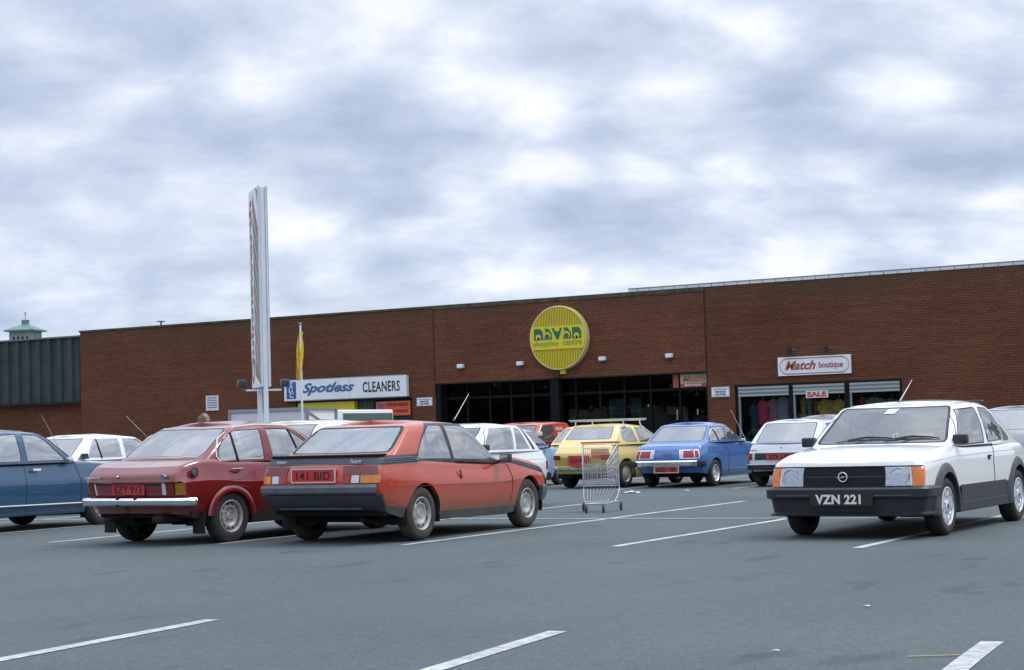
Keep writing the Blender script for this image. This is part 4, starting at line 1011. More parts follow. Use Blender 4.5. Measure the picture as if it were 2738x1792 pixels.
# ---------------------------------------------------------------- generic saloon / hatch used for the cars further off
def generic(P, hw=.79, tail=-2.0, nose=1.95, axr=-1.2, axf=1.2, R=.285, tt=.87, belt=.87, cowl=.90, hood=.74, roof=1.33, gy0=(-1.5, .75), gy1=(-.9, .1), wins=(), rw=None, ws=None, extra=None, style=None, gw=None,
            rearp=None, frontp=None, boot=True, sharp=32, trim='trim', doors=(), seat=(-.2, -.95, .3), crown=.04, ra=.325, wx=None, headrest=True, tp=(.05, 0), midtail=None, beltlist=None, g='glass', frame_m=None):
    deck = beltlist or [(tail, tt), (gy0[0], belt), (gy0[1]-.1, belt-.0), (gy0[1]+.15, cowl-.02), (nose-.3, hood+.04), (nose, hood)]
    rz = rearp or [(.33, tail+.06), (.5, tail), (.7, tail), (tt, tail+.05)]
    fz = frontp or [(.28, nose-.06), (.45, nose), (.6, nose-.01), (hood, nose-.05)]
    body = base_body(hw, tail, nose, axr, axf, R, deck=deck, rear=rz, front=fz, ra=ra, crown=lambda y: interp([(tail, .01), (0, .02), (nose-.5, .03), (nose, .01)], y))
    z0 = belt; H = roof-crown
    gh = dict(gy=[(0, gy0[0], gy0[1]), (.82, gy1[0]-.07, gy1[1]+.09), (.91, gy1[0]-.02, gy1[1]+.04), (.96, gy1[0]+.04, gy1[1]-.02), (1, gy1[0]+.16, gy1[1]-.14)], gw=gw or gwscale(hw-.03, hw-.25),
              gb=[(gy0[0], belt), (gy0[1], belt+.01)], gt=[(gy1[0], H-.02), ((gy1[0]+gy1[1])/2, H), (gy1[1], H-.03)], cr=(.09, .11), bow=(.06, .10), crown=crown, taper=tp, bulge=.008)
    regs = [door(d, .03) for d in doors]+[win(w, .02, g=C_[g], ins=seal(.012, frame_m or RB)) for w in wins]
    if rw: regs.append(endwin(rw, -1, .05, g=C_['glasspale'], ins=seal(.018, C_['dkplast']), nmin=.15))
    if ws: regs.append(endwin(ws, 1, .05, nmin=.15))
    return dict(paint=P, body=body, gh=gh, wheel=dict(x=wx or hw-.09, r=R, width=.16, style=style or dict(kind='steel', rim=.175, mat='steel', holes=8)), regions=regs, extra=extra, fseat=seat[0], rseat=seat[1], dash=seat[2], dashz=belt-.03,
                shelf=(gy0[0]+.05, gy0[0]+.45), shelfz=belt-.01, trim=trim, headrest=headrest, sharp=sharp)
def simple_ends(root, sh, M, tail, nose, chrome=True, zb=(.45, .53), rl=None, fl=True):
    m = M['chrome'] if chrome else M['plast']; a, b_ = zb
    bumper(sh, [(-.02, a), (.05, a), (.075, a+.02), (.075, b_-.02), (.05, b_), (-.02, b_)], (a+b_)/2, lambda x, y: y < tail+.16, m, 'rear_bumper', root)
    bumper(sh, [(-.02, a), (.05, a), (.075, a+.02), (.075, b_-.02), (.05, b_), (-.02, b_)], (a+b_)/2, lambda x, y: y > nose-.16, m, 'front_bumper', root)
    if fl:
        lamp_band(sh, b_+.02, b_+.15, lambda x, y: abs(x) < .72 and y > nose-.3, M['black'], 'grille', root, .004, .01)
        for sg in (-1, 1): lamp_band(sh, b_+.03, b_+.145, lambda x, y, sg=sg: .42 < x*sg < .68 and y > nose-.3, M['reflector'], 'headlight', root, .008, .01)
    if rl:
        for sg in (-1, 1): lamp_band(sh, rl[2], rl[3], lambda x, y, sg=sg: rl[0] < x*sg < rl[1] and y < tail+.2, M['red'], 'tail_lamp', root, .009, .015)
# ================================================================== GROUND AND MARKINGS
def asphalt():
    m = bpy.data.materials.new('worn asphalt'); m.use_nodes = True; nt = m.node_tree; N = nt.nodes; L = nt.links; b = N['Principled BSDF']
    tc = N.new('ShaderNodeTexCoord')
    def noise(s, d, r=.6, off=(0, 0, 0), sc=(1, 1, 1)):
        mp = N.new('ShaderNodeMapping'); mp.inputs['Location'].default_value = off; mp.inputs['Scale'].default_value = sc; L.new(tc.outputs['Object'], mp.inputs[0])
        n = N.new('ShaderNodeTexNoise'); n.inputs['Scale'].default_value = s; n.inputs['Detail'].default_value = d; n.inputs['Roughness'].default_value = r; L.new(mp.outputs[0], n.inputs[0]); return n.outputs['Fac']
    def mrange(x, a, b_, c, d):
        n = N.new('ShaderNodeMapRange'); n.inputs[1].default_value = a; n.inputs[2].default_value = b_; n.inputs[3].default_value = c; n.inputs[4].default_value = d; L.new(x, n.inputs[0]); return n.outputs[0]
    def mul(a, c):
        n = N.new('ShaderNodeMath'); n.operation = 'MULTIPLY'; L.new(a, n.inputs[0]); L.new(c, n.inputs[1]); return n.outputs[0]
    fine = mrange(noise(95, 3, .7), .3, .7, .66, 1.34); mid = mrange(noise(9, 6, .65), .3, .7, .88, 1.12); big = mrange(noise(.35, 5, .55, (3, 8, 0), (1, .6, 1)), .3, .7, .86, 1.12)
    stain = mrange(noise(1.1, 4, .5, (11, 3, 0), (1.6, .7, 1)), .62, .70, 1.0, .70)
    g2 = mrange(noise(34, 2, .6, (5, 5, 0)), .3, .7, .80, 1.2); v = mul(mul(mul(fine, mid), g2), mul(big, stain))
    s = N.new('ShaderNodeVectorMath'); s.operation = 'SCALE'; s.inputs[0].default_value = (0.090, 0.110, 0.112); L.new(v, s.inputs['Scale']); L.new(s.outputs[0], b.inputs['Base Color'])
    b.inputs['Roughness'].default_value = .88; b.inputs['Specular IOR Level'].default_value = .35
    bp = N.new('ShaderNodeBump'); bp.inputs['Distance'].default_value = .006; L.new(noise(120, 2, .6), bp.inputs['Height']); L.new(bp.outputs[0], b.inputs['Normal'])
    return m
ASPH = asphalt()
b = MB(); b.poly([(-900, -300, 0), (700, -300, 0), (700, 1400, 0), (-900, 1400, 0)], ASPH); tag(b.build('ground'), kind='structure')
def road_paint():
    m = bpy.data.materials.new('worn white road paint'); m.use_nodes = True; nt = m.node_tree; N = nt.nodes; L = nt.links; b = N['Principled BSDF']
    tc = N.new('ShaderNodeTexCoord'); n = N.new('ShaderNodeTexNoise'); n.inputs['Scale'].default_value = 14; n.inputs['Detail'].default_value = 8; n.inputs['Roughness'].default_value = .75; L.new(tc.outputs['Object'], n.inputs[0])
    n2 = N.new('ShaderNodeTexNoise'); n2.inputs['Scale'].default_value = 1.2; n2.inputs['Detail'].default_value = 3; L.new(tc.outputs['Object'], n2.inputs[0])
    ad = N.new('ShaderNodeMath'); ad.operation = 'MULTIPLY_ADD'; L.new(n2.outputs['Fac'], ad.inputs[0]); ad.inputs[1].default_value = .5; L.new(n.outputs['Fac'], ad.inputs[2])
    r = N.new('ShaderNodeMapRange'); r.inputs[1].default_value = .66; r.inputs[2].default_value = .98; L.new(ad.outputs[0], r.inputs[0])
    mx = N.new('ShaderNodeMix'); mx.data_type = 'RGBA'; L.new(r.outputs[0], mx.inputs[0]); mx.inputs[6].default_value = (.52, .53, .52, 1); mx.inputs[7].default_value = (.16, .17, .175, 1); L.new(mx.outputs[2], b.inputs['Base Color']); b.inputs['Roughness'].default_value = .8
    return m
RP = road_paint()
def line(x0, y0, x1, y1, w=.10, z=.004):
    d = Vector((x1-x0, y1-y0)); n = Vector((-d.y, d.x)).normalized()*w/2; b = MB()
    N_ = max(2, int(d.length/.35)); k = b.mi(RP); prev = None; rnd = random.Random(int(x0*100+y0*10))
    for i in range(N_+1):
        p = Vector((x0, y0))+d*i/N_; j = rnd.uniform(-.006, .006)
        cur = [b.bm.verts.new((p.x+n.x*(1+j*8), p.y+n.y*(1+j*8), z)), b.bm.verts.new((p.x-n.x*(1-j*8), p.y-n.y*(1-j*8), z))]
        if prev: b.bm.faces.new((prev[0], prev[1], cur[1], cur[0])).material_index = k
        prev = cur
    return tag(b.build('bay_marking'), kind='structure')
XS = [-22.05, -19.65, -17.24, -14.85, -12.32, -9.93, -7.51, -5.09, -2.65, -.2, 2.2]
for x in XS:
    line(x, 15.40, x+.02, 24.80)
for a, c in zip(XS, XS[1:]): pass
line(-24.5, 20.14, 4.5, 20.17, .075, .0075)
for x in (-17.1, -14.55, -12.18, -9.75, -7.3, -4.9): line(x+.05, 29.9, x-.25 if x < -13 else x, 39.2, .10)
line(-28, 34.6, 2, 34.6, .07, .0075)
for xa, xb, ye in ((-8.9, -9.6, 8.7), (-6.46, -7.16, 8.86), (-3.75, -4.69, 8.86), (-1.42, -2.29, 9.02), (1.0, .12, 9.1), (3.4, 2.5, 9.1)): line(xa, -.6, xb, ye, .115)

# pavement in front of the shops
PAVE = mat('concrete paving', (.26, .25, .235), .85, noise=(3, .15), bump=(30, .004))
b = MB(); b.box(-56, 8, 46.6, 50.0, 0.0, .13, PAVE); tag(b.build('pavement'), kind='structure')
b = MB(); b.box(-56, 8, 46.46, 46.598, 0.0, .135, mat('kerb stone', (.34, .33, .31), .8, noise=(5, .12))); tag(b.build('kerb'), kind='structure')

# ================================================================== THE SHOPPING CENTRE
def brick(name, c1, c2, mortar, tint=1.0, sc=1.0):
    m = bpy.data.materials.new(name); m.use_nodes = True; nt = m.node_tree; N = nt.nodes; L = nt.links; b = N['Principled BSDF']
    tc = N.new('ShaderNodeTexCoord'); sp = N.new('ShaderNodeSeparateXYZ'); L.new(tc.outputs['Object'], sp.inputs[0])
    ad = N.new('ShaderNodeMath'); ad.operation = 'ADD'; L.new(sp.outputs[0], ad.inputs[0]); L.new(sp.outputs[1], ad.inputs[1])
    cb = N.new('ShaderNodeCombineXYZ'); L.new(ad.outputs[0], cb.inputs[0]); L.new(sp.outputs[2], cb.inputs[1])
    t = N.new('ShaderNodeTexBrick'); t.inputs['Scale'].default_value = 1.0; t.inputs['Brick Width'].default_value = .225; t.inputs['Row Height'].default_value = .075
    t.inputs['Mortar Size'].default_value = .011; t.inputs['Mortar Smooth'].default_value = .3; t.inputs['Bias'].default_value = 0.0
    t.inputs['Color1'].default_value = (*c1, 1); t.inputs['Color2'].default_value = (*c2, 1); t.inputs['Mortar'].default_value = (*mortar, 1); L.new(cb.outputs[0], t.inputs[0])
    def noise(s, d, r, sc_):
        mp = N.new('ShaderNodeMapping'); mp.inputs['Scale'].default_value = sc_; L.new(tc.outputs['Object'], mp.inputs[0]); n = N.new('ShaderNodeTexNoise'); n.inputs['Scale'].default_value = s; n.inputs['Detail'].default_value = d; n.inputs['Roughness'].default_value = r; L.new(mp.outputs[0], n.inputs[0]); return n.outputs['Fac']
    def mr(x, a, b_, c, d):
        n = N.new('ShaderNodeMapRange'); n.inputs[1].default_value = a; n.inputs[2].default_value = b_; n.inputs[3].default_value = c; n.inputs[4].default_value = d; L.new(x, n.inputs[0]); return n.outputs[0]
    course = mr(noise(1.0, 3, .6, (.35, 1, 6.5)), .3, .7, .88, 1.13); big = mr(noise(.35, 4, .6, (1, 1, 1.2)), .3, .7, .84, 1.18); grain = mr(noise(26, 2, .7, (1, 1, 1)), .3, .7, .75, 1.25)
    a = N.new('ShaderNodeMath'); a.operation = 'MULTIPLY'; L.new(course, a.inputs[0]); L.new(big, a.inputs[1]); a2 = N.new('ShaderNodeMath'); a2.operation = 'MULTIPLY'; L.new(a.outputs[0], a2.inputs[0]); L.new(grain, a2.inputs[1])
    s = N.new('ShaderNodeVectorMath'); s.operation = 'SCALE'; L.new(t.outputs[0], s.inputs[0]); L.new(a2.outputs[0], s.inputs['Scale'])
    # damp, sooty staining under the parapet
    tp = mr(sp.outputs[2], 4.55, 5.35, 0, 1); nz = noise(.8, 5, .65, (1, 1, .35)); tm = N.new('ShaderNodeMath'); tm.operation = 'MULTIPLY'; L.new(tp, tm.inputs[0]); L.new(mr(nz, .35, .65, .1, .75), tm.inputs[1])
    mx = N.new('ShaderNodeMix'); mx.data_type = 'RGBA'; L.new(tm.outputs[0], mx.inputs[0]); L.new(s.outputs[0], mx.inputs[6]); mx.inputs[7].default_value = (.075, .055, .035, 1)
    L.new(mx.outputs[2], b.inputs['Base Color']); b.inputs['Roughness'].default_value = .9; b.inputs['Specular IOR Level'].default_value = .2
    bp = N.new('ShaderNodeBump'); bp.inputs['Distance'].default_value = .01; L.new(t.outputs['Fac'], bp.inputs['Height']); bp.invert = True; L.new(bp.outputs[0], b.inputs['Normal'])
    return m
BR1 = brick('brown brick', (.172, .063, .032), (.130, .048, .026), (.075, .042, .028))
BR2 = brick('redder brick', (.190, .066, .035), (.150, .053, .029), (.075, .042, .029))
COP = mat('mossy coping', (.066, .058, .036), .9, noise=(3, .5))
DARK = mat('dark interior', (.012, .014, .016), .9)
SOFF = mat('dark soffit', (.015, .018, .022), .7)
FRM = mat('dark bronze frame', (.003, .004, .005), .7, spec=.2)
ALU = mat('dull aluminium frame', (.22, .25, .27), .45, .3)
sc_root = thing('shopping_centre', 'long low brown brick shopping centre with dark glazed entrance and shop windows', 'building', (0, 0, 0))
Y0 = 50.0
def wall(x0, x1, z0, z1, y=Y0, m=None, th=.35, name='wall'):
    b = MB(); b.box(x0, x1, y, y+th, z0, z1, m or BR1); return b.build(name, sc_root)
wall(-46.48, -36.55, 0, 5.36)
wall(-36.55, -31.75, 2.42, 5.36); wall(-31.75, -30.82, 0, 5.36)
wall(-30.815, -21.055, 2.83, 5.36, y=Y0-.012, m=BR2)
wall(-21.05, -20.16, 0, 5.40, y=Y0); wall(-20.16, -14.98, 2.37, 5.40); wall(-14.98, 3.0, 0, 5.40)
wall(-60.0, -46.485, 0, 2.72, y=Y0+.30)
# side return of the tall wing
b = MB(); b.box(-46.47, -46.12, Y0+.351, 90, 0, 5.36, BR1); b.build('side_wall', sc_root)
# coping
b = MB(); b.box(-46.52, -21.06, Y0-.03, Y0+.42, 5.362, 5.43, COP); b.box(-30.83, -21.06, Y0-.035, Y0-.0305, 5.30, 5.40, COP); b.build('coping', sc_root)
b = MB(); b.box(-21.055, 3.0, Y0-.012, Y0+.42, 5.402, 5.425, COP); b.build('coping', sc_root)
# white roof edge of the set-back hall
WH = mat('white roof fascia', (.72, .74, .80), .5, noise=(1.2, .08)); GR = mat('grey fascia joints', (.22, .24, .27), .6)
b = MB(); x0 = -23.85; b.box(x0, 3.0, Y0+.5, Y0+.6, 5.30, 5.56, WH); b.box(x0-.005, 3.0, Y0+.485, Y0+.62, 5.561, 5.585, GR)
i = 0
while x0+.35+i*.42 < 3: b.box(x0+.32+i*.42, x0+.335+i*.42, Y0+.488, Y0+.4995, 5.40, 5.561, GR); i += 1
b.build('roof_fascia', sc_root)
b = MB(); b.box(-46.1, 3.0, Y0+.62, 95, 5.0, 5.2, mat('flat roof felt', (.08, .08, .085), .9)); b.build('roof', sc_root)
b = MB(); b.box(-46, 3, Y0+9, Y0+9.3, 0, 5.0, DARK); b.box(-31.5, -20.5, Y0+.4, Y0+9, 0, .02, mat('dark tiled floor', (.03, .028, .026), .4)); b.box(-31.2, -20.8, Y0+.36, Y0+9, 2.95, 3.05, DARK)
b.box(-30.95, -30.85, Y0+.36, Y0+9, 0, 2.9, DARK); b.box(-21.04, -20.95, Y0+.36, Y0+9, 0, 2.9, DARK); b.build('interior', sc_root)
# ribbed metal cladding on the low wing
CL = mat('dark green-grey cladding', (.030, .043, .045), .55, .1, noise=(1.2, .3))
b = MB(); k = b.mi(CL); x = -60.0; p = 0.0; pts = []
while x < -46.49:
    pts += [(x, 0), (x+.30, 0), (x+.345, -.09), (x+.50, -.09), (x+.545, 0)]; x += .545
pts = [q for q in pts if q[0] < -46.50]+[(-46.49, 0)]
lo = [b.bm.verts.new((px_, Y0+.12+py_, 2.80)) for px_, py_ in pts]; hi = [b.bm.verts.new((px_, Y0+.12+py_, 5.20)) for px_, py_ in pts]
for i in range(len(pts)-1): b.bm.faces.new((lo[i], lo[i+1], hi[i+1], hi[i])).material_index = k
b.box(-60, -46.49, Y0-.02, Y0+.30, 5.205, 5.265, mat('pale cladding cap', (.13, .15, .17), .5, .2)); b.box(-60, -46.49, Y0+.0, Y0+.295, 2.725, 2.795, DARK)
b.build('metal_cladding', sc_root, recalc=False)
b = MB(); b.box(-60, -46.49, Y0+.32, Y0+.60, 2.73, 5.18, CL); b.build('wall', sc_root)
# vertical movement joints
b = MB()
for x, y in ((-30.82, Y0-.014), (-21.052, Y0-.016)):
    b = MB(); b.box(x-.016, x+.016, y-.004, y, (2.4 if x < -30 else .1), 5.35, mat('dark joint', (.02, .014, .012), .9)); b.build('movement_joint', sc_root)

SHG = glass('shop glass', (.50, .56, .56), .6, 1.3); SHG2 = glass('shop glass clear', (.85, .88, .87), .8, 1.4)
# entrance glazing
def glazing(x0, x1, posts, z0, zt, ztr, y, name='window', gm=None, fm=None, pane=True):
    fm = fm or FRM; f = MB(); xs = [x0]+posts+[x1]
    f.box(x0, x1, y-.03, y+.05, zt-.06, zt, fm); f.box(x0, x1, y-.03, y+.05, ztr-.04, ztr+.04, fm); f.box(x0, x1, y-.02, y+.05, z0, z0+.10, fm)
    for x in xs: f.box(x-.03, x+.03, y-.032, y+.052, z0+.10, ztr-.04, fm); f.box(x-.025, x+.025, y-.03, y+.05, ztr+.04, zt-.06, fm)
    o = f.build(name, sc_root)
    if pane:
        g = MB()
        for a, c in zip(xs, xs[1:]): g.box(a+.03, c-.03, y+.008, y+.014, z0+.10, ztr-.04, gm or SHG); g.box(a+.03, c-.03, y+.008, y+.014, ztr+.04, zt-.06, gm or SHG)
        p_ = g.build('pane', o)
    return o
ent = glazing(-30.60, -21.06, [-29.75, -28.9, -28.1, -27.3, -26.55, -25.72, -24.86, -24.0, -23.1, -22.1], .13, 2.83, 2.32, Y0+.32, 'entrance_glazing')
b = MB(); b.box(-26.50, -26.18, Y0+.0, Y0+.30, .13, 2.83, FRM); b.build('entrance_column', sc_root)
b = MB(); b.box(-30.80, -30.62, Y0, Y0+.34, .13, 2.83, FRM); b.build('entrance_column', sc_root)
b = MB(); b.box(-30.8, -21.06, Y0+.002, Y0+.33, 2.80, 2.829, SOFF); b.build('soffit', sc_root)
# things inside the entrance: notice panels, lit fittings, red and white poster
b = MB(); PW = mat('pale notice board', (.16, .24, .27), .7, noise=(4, .3)); OC = mat('ochre notice', (.25, .17, .05), .7, noise=(7, .3))
b.box(-24.75, -24.15, Y0+.70, Y0+.72, .9, 2.1, PW); b.box(-24.0, -23.62, Y0+.72, Y0+.74, .9, 2.12, PW); b.box(-24.0+.08, -23.7, Y0+.705, Y0+.715, 1.2, 1.55, OC); b.box(-24.55, -24.35, Y0+.69, Y0+.699, 1.3, 1.6, OC)
b.box(-23.0, -22.2, Y0+1.2, Y0+1.22, 1.55, 1.8, OC); b.box(-21.95, -21.35, Y0+.9, Y0+.93, .6, 1.5, mat('grey display cloth', (.17, .19, .19), .8, noise=(9, .3)))
b.box(-23.05, -22.35, Y0+.45, Y0+.9, 1.0, 1.12, mat('pinkish counter', (.35, .15, .13), .6)); b.box(-22.42, -22.15, Y0+1, Y0+1.1, .8, 1.6, PW)
b.build('display', sc_root)
TB = mat('lit tube', (.8, .8, .6), .5, emit=((.95, .98, .55), .55))
for x, z0, z1 in ((-22.53, 1.38, 1.70), (-21.83, 1.52, 1.70), (-23.52, 1.82, 1.90), (-23.40, 1.82, 1.90)): b = MB(); b.box(x-.015, x+.015, Y0+1.0, Y0+1.03, z0, z1, TB); b.build('lamp_tube', sc_root)
RDD = mat('small red goods', (.45, .03, .03), .6); rnd = random.Random(4)
for x in (-29.1, -28.3, -27.9, -26.5, -24.75, -22.75, -21.9): b = MB(); b.box(x-.045, x+.045, Y0+.6, Y0+.65, 1.02, 1.10+rnd.random()*.08, RDD); b.build('goods', sc_root)
# boutique windows: frames, roller shutters, panes, clothes
BX = [(-20.05, -18.45), (-18.30, -16.72), (-16.55, -15.06)]
SHT = [mat('shutter pale slat', (.36, .40, .42), .45, .3), mat('shutter dark slat', (.17, .20, .22), .5, .3)]
for n_, (xa, xb) in enumerate(BX):
    f = MB(); yy = Y0+.10
    f.box(xa-.03, xa+.035, yy-.03, yy+.05, .26, 2.10, ALU); f.box(xb-.03, xb, yy-.03, yy+.05, .26, 2.08, ALU if n_ == 9 else FRM); f.box(xa, xb, yy-.03, yy+.05, .205, .262, ALU)
    o = f.build('shop_window', sc_root)
    s_ = MB(); z = 2.30
    for q in range(5):
        h = (.06, .05, .055, .06, .05)[q]; s_.box(xa-.02, xb+.01, yy-.055+.01*(q % 2), yy-.031, z-h, z, SHT[0 if q in (0, 2, 4) else 1]); z -= h+.002
    s_.build('roller_shutter', o)
    g = MB(); g.box(xa+.036, xb-.031, yy+.0, yy+.006, .265, 2.05, SHG2); g.build('pane', o)
b = MB(); b.box(-20.16, -14.98, Y0+.06, Y0+.34, 2.305, 2.369, SOFF); b.box(-18.449, -18.335, Y0+.03, Y0+.2, .13, 2.30, FRM); b.box(-16.719, -16.585, Y0+.03, Y0+.2, .13, 2.30, FRM); b.box(-20.16, -20.085, Y0+.03, Y0+.2, .13, 2.30, FRM); b.box(-15.055, -14.98, Y0+.03, Y0+.2, .13, 2.30, FRM); b.box(-20.08, -15.06, Y0+.02, Y0+.3, .13, .20, BR1)
b.box(-20.16, -14.98, Y0+1.7, Y0+1.75, 0, 2.6, mat('boutique back wall', (.03, .03, .028), .9)); b.build('shop_front', sc_root)

def garment(x, z, w, h, col, y=Y0+.55, kind='dress', name='garment', label=''):
    m = mat('cloth %.2f %.2f %.2f' % col, col, .85, noise=(18, .35), bump=(12, .02)); b = MB(); k = b.mi(m); rows = []
    if kind == 'dress': prof = [(0, .16), (.06, .42), (.14, .50), (.16, .36), (.45, .30), (1, .48)]
    else: prof = [(0, .14), (.05, .38), (.12, .5), (.35, .52), (.36, .36), (1, .38)]
    N_ = 14
    for t, ww in prof:
        row = []
        for i in range(N_):
            a = 2*math.pi*i/N_; fold = 1+.10*math.sin(a*5+t*3)
            row.append(b.bm.verts.new((x+w*ww*math.cos(a)*fold, y+.09*math.sin(a)*fold, z-h*t)))
        rows.append(row)
    for p0, p1 in zip(rows, rows[1:]):
        for i in range(N_): b.bm.faces.new((p0[i], p0[(i+1) % N_], p1[(i+1) % N_], p1[i])).material_index = k
    b.tube([(x-w*.22, y, z-.01), (x, y, z+.05), (x, y, z+.12)], .006, C_['silver'], 5)
    return tag(b.build(name, None, 50), label, 'clothing', 'clothes hanging in the boutique windows')
clothes = [(-19.45, 1.88, .42, .75, (.55, .06, .14), 'bright pink blouse hanging in the left boutique window'), (-19.10, 1.92, .45, .8, (.33, .16, .26), 'mauve blouse hanging beside the bright pink one'),
           (-18.80, 1.96, .52, .85, (.22, .24, .36), 'grey-blue patterned top at the right of the left boutique window'), (-19.75, 1.75, .36, .9, (.03, .05, .12), 'navy top at the far left of the boutique windows'),
           (-19.28, 1.25, .40, .8, (.50, .52, .64), 'pale lilac skirt low in the left boutique window'), (-18.55, 1.90, .20, 1.0, (.38, .30, .26), 'narrow beige scarf by the post between left and middle boutique windows'),
           (-18.18, 1.95, .26, 1.1, (.30, .24, .05), 'olive gold dress at the left of the middle boutique window'), (-17.98, 1.92, .24, 1.1, (.10, .19, .24), 'teal dress at the left of the middle boutique window'), (-17.80, 1.85, .2, 1.1, (.30, .05, .05), 'dark red dress left of the yellow top under the SALE card'),
           (-17.48, 1.84, .60, .9, (.48, .36, .08), 'yellow top hanging right under the SALE card'), (-17.05, 1.84, .55, .9, (.42, .33, .10), 'mustard top at the right of the middle boutique window'),
           (-16.35, 1.9, .22, 1.0, (.28, .06, .03), 'rust red dress at the left of the right boutique window'), (-15.98, 1.86, .62, .7, (.10, .22, .15), 'green top in the middle of the right boutique window'), (-15.45, 1.80, .60, .7, (.07, .13, .10), 'dark green coat at the right of the right boutique window')]
for x, z, w, h, c, lb in clothes: garment(x, z, w, h, c, label=lb, kind='dress' if w < .3 else 'top')
b = MB(); b.box(-19.36, -19.29, Y0+.16, Y0+.18, .9, 1.22, mat('red tag', (.45, .06, .03), .6)); tag(b.build('price_card'), 'tall narrow red card in the left boutique window', 'card')
b = MB(); b.box(-18.98, -18.62, Y0+.18, Y0+.2, 1.20, 1.27, C_['ink']); b.text('NEW', frame((-18.90, Y0+.176, 1.215), (1, 0, 0), (0, 0, 1)), .15, .04, C_['platew']); tag(b.build('price_card'), 'small black and white card below the grey-blue top in the boutique window', 'card')

# ================================================================== SIGNS ON THE WALL
SW = mat('sign white', (.72, .75, .80), .45, noise=(2, .05)); SBK = mat('sign black', (.02, .022, .025), .5); SBL = mat('sign blue', (.055, .14, .30), .5); SBD = mat('sign deep blue', (.03, .10, .33), .5); SRD = mat('sign faded red', (.34, .08, .055), .5)
X1, Z1 = (1, 0, 0), (0, 0, 1)
def T(b, s, x, z, w, h, m, y, **k): b.text(s, frame((x, y, z), X1, Z1), w, h, m, **k)
r = thing('shop_sign', 'white fascia sign reading Spotless CLEANERS with a small blue SGC panel', 'sign', (-34.4, Y0, 2.8)); 
def at(o, root): o.parent = root; o.location = -root.location; return o
b = MB(); b.box(-36.92, -31.86, Y0-.16, Y0-.002, 2.455, 3.165, SW, .01); at(b.build('panel'), r)
b = MB(); 
for a in ((-36.93, -31.85, 3.166, 3.19), (-36.93, -31.85, 2.43, 2.454)): b.box(a[0], a[1], Y0-.165, Y0-.002, a[2], a[3], ALU)
b.box(-34.16, -34.15, Y0-.1625, Y0-.1605, 2.47, 3.15, ALU); at(b.build('frame'), r)
b = MB(); b.box(-36.82, -36.41, Y0-.168, Y0-.1605, 2.515, 3.105, SBD); at(b.build('emblem_panel'), r)
b = MB(); yy = Y0-.172; T(b, 'S', -36.70, 2.86, .15, .22, SW, yy, bold=.02); T(b, 'G', -36.71, 2.70, .17, .20, SW, yy, bold=.02); T(b, 'C', -36.67, 2.55, .15, .18, SW, yy, bold=.02); at(b.build('lettering'), r)
b = MB(); T(b, 'Spotless', -36.16, 2.60, 2.20, .44, SBL, Y0-.166, shear=.42, bold=.035); T(b, 'CLEANERS', -33.62, 2.635, 1.50, .36, SBK, Y0-.166, bold=.02, spacing=1.1); at(b.build('lettering'), r)
r = thing('round_sign', 'big round ribbed yellow sign reading navan shopping centre', 'sign', (-26.03, Y0, 4.11))
YS = mat('sign mustard', (.27, .23, .02), .5); YB = mat('sign yellow', (.66, .54, .025), .45); YR = mat('sign pale yellow rim', (.60, .55, .22), .4); GN = mat('sign green', (.015, .13, .065), .5); GL = mat('sign light green', (.24, .34, .02), .5)
cx, cz, Rr = -26.035, 4.105, 1.03
b = MB(); b.lathe([(.0, Rr), (.20, Rr), (.225, Rr-.012), (.23, Rr-.045), (.215, Rr-.055)], YR, 64, 'y', (cx, Y0-.02, cz), -1); at(b.build('rim', None, 40), r)
b = MB(); k = b.mi(YS); yf = Y0-.225
b.prism([(cx+(Rr-.05)*math.cos(2*math.pi*i/64), cz+(Rr-.05)*math.sin(2*math.pi*i/64)) for i in range(64)], 'y', yf, yf+.05, YS)
at(b.build('face'), r)
b = MB(); n_ = 33
for i in range(n_):
    x = -(Rr-.06)+(i+.5)*2*(Rr-.06)/n_; zz = math.sqrt(max(0, (Rr-.06)**2-x*x)); w = .014
    if zz > .40: b.box(cx+x-w, cx+x+w, yf-.022, yf-.001, cz+.39, cz+zz, YB); b.box(cx+x-w, cx+x+w, yf-.022, yf-.001, cz-zz, cz-.36, YB)
at(b.build('rib'), r)
b = MB(); zb0, zb1 = cz-.36, cz+.385; pl = [(cx-math.sqrt((Rr-.05)**2-(z-cz)**2), z) for z in [zb0+(zb1-zb0)*i/10 for i in range(11)]]; pl += [(2*cx-x, z) for x, z in pl[::-1]]
b.prism(pl, 'y', yf-.045, yf-.001, YB); at(b.build('name_band'), r)
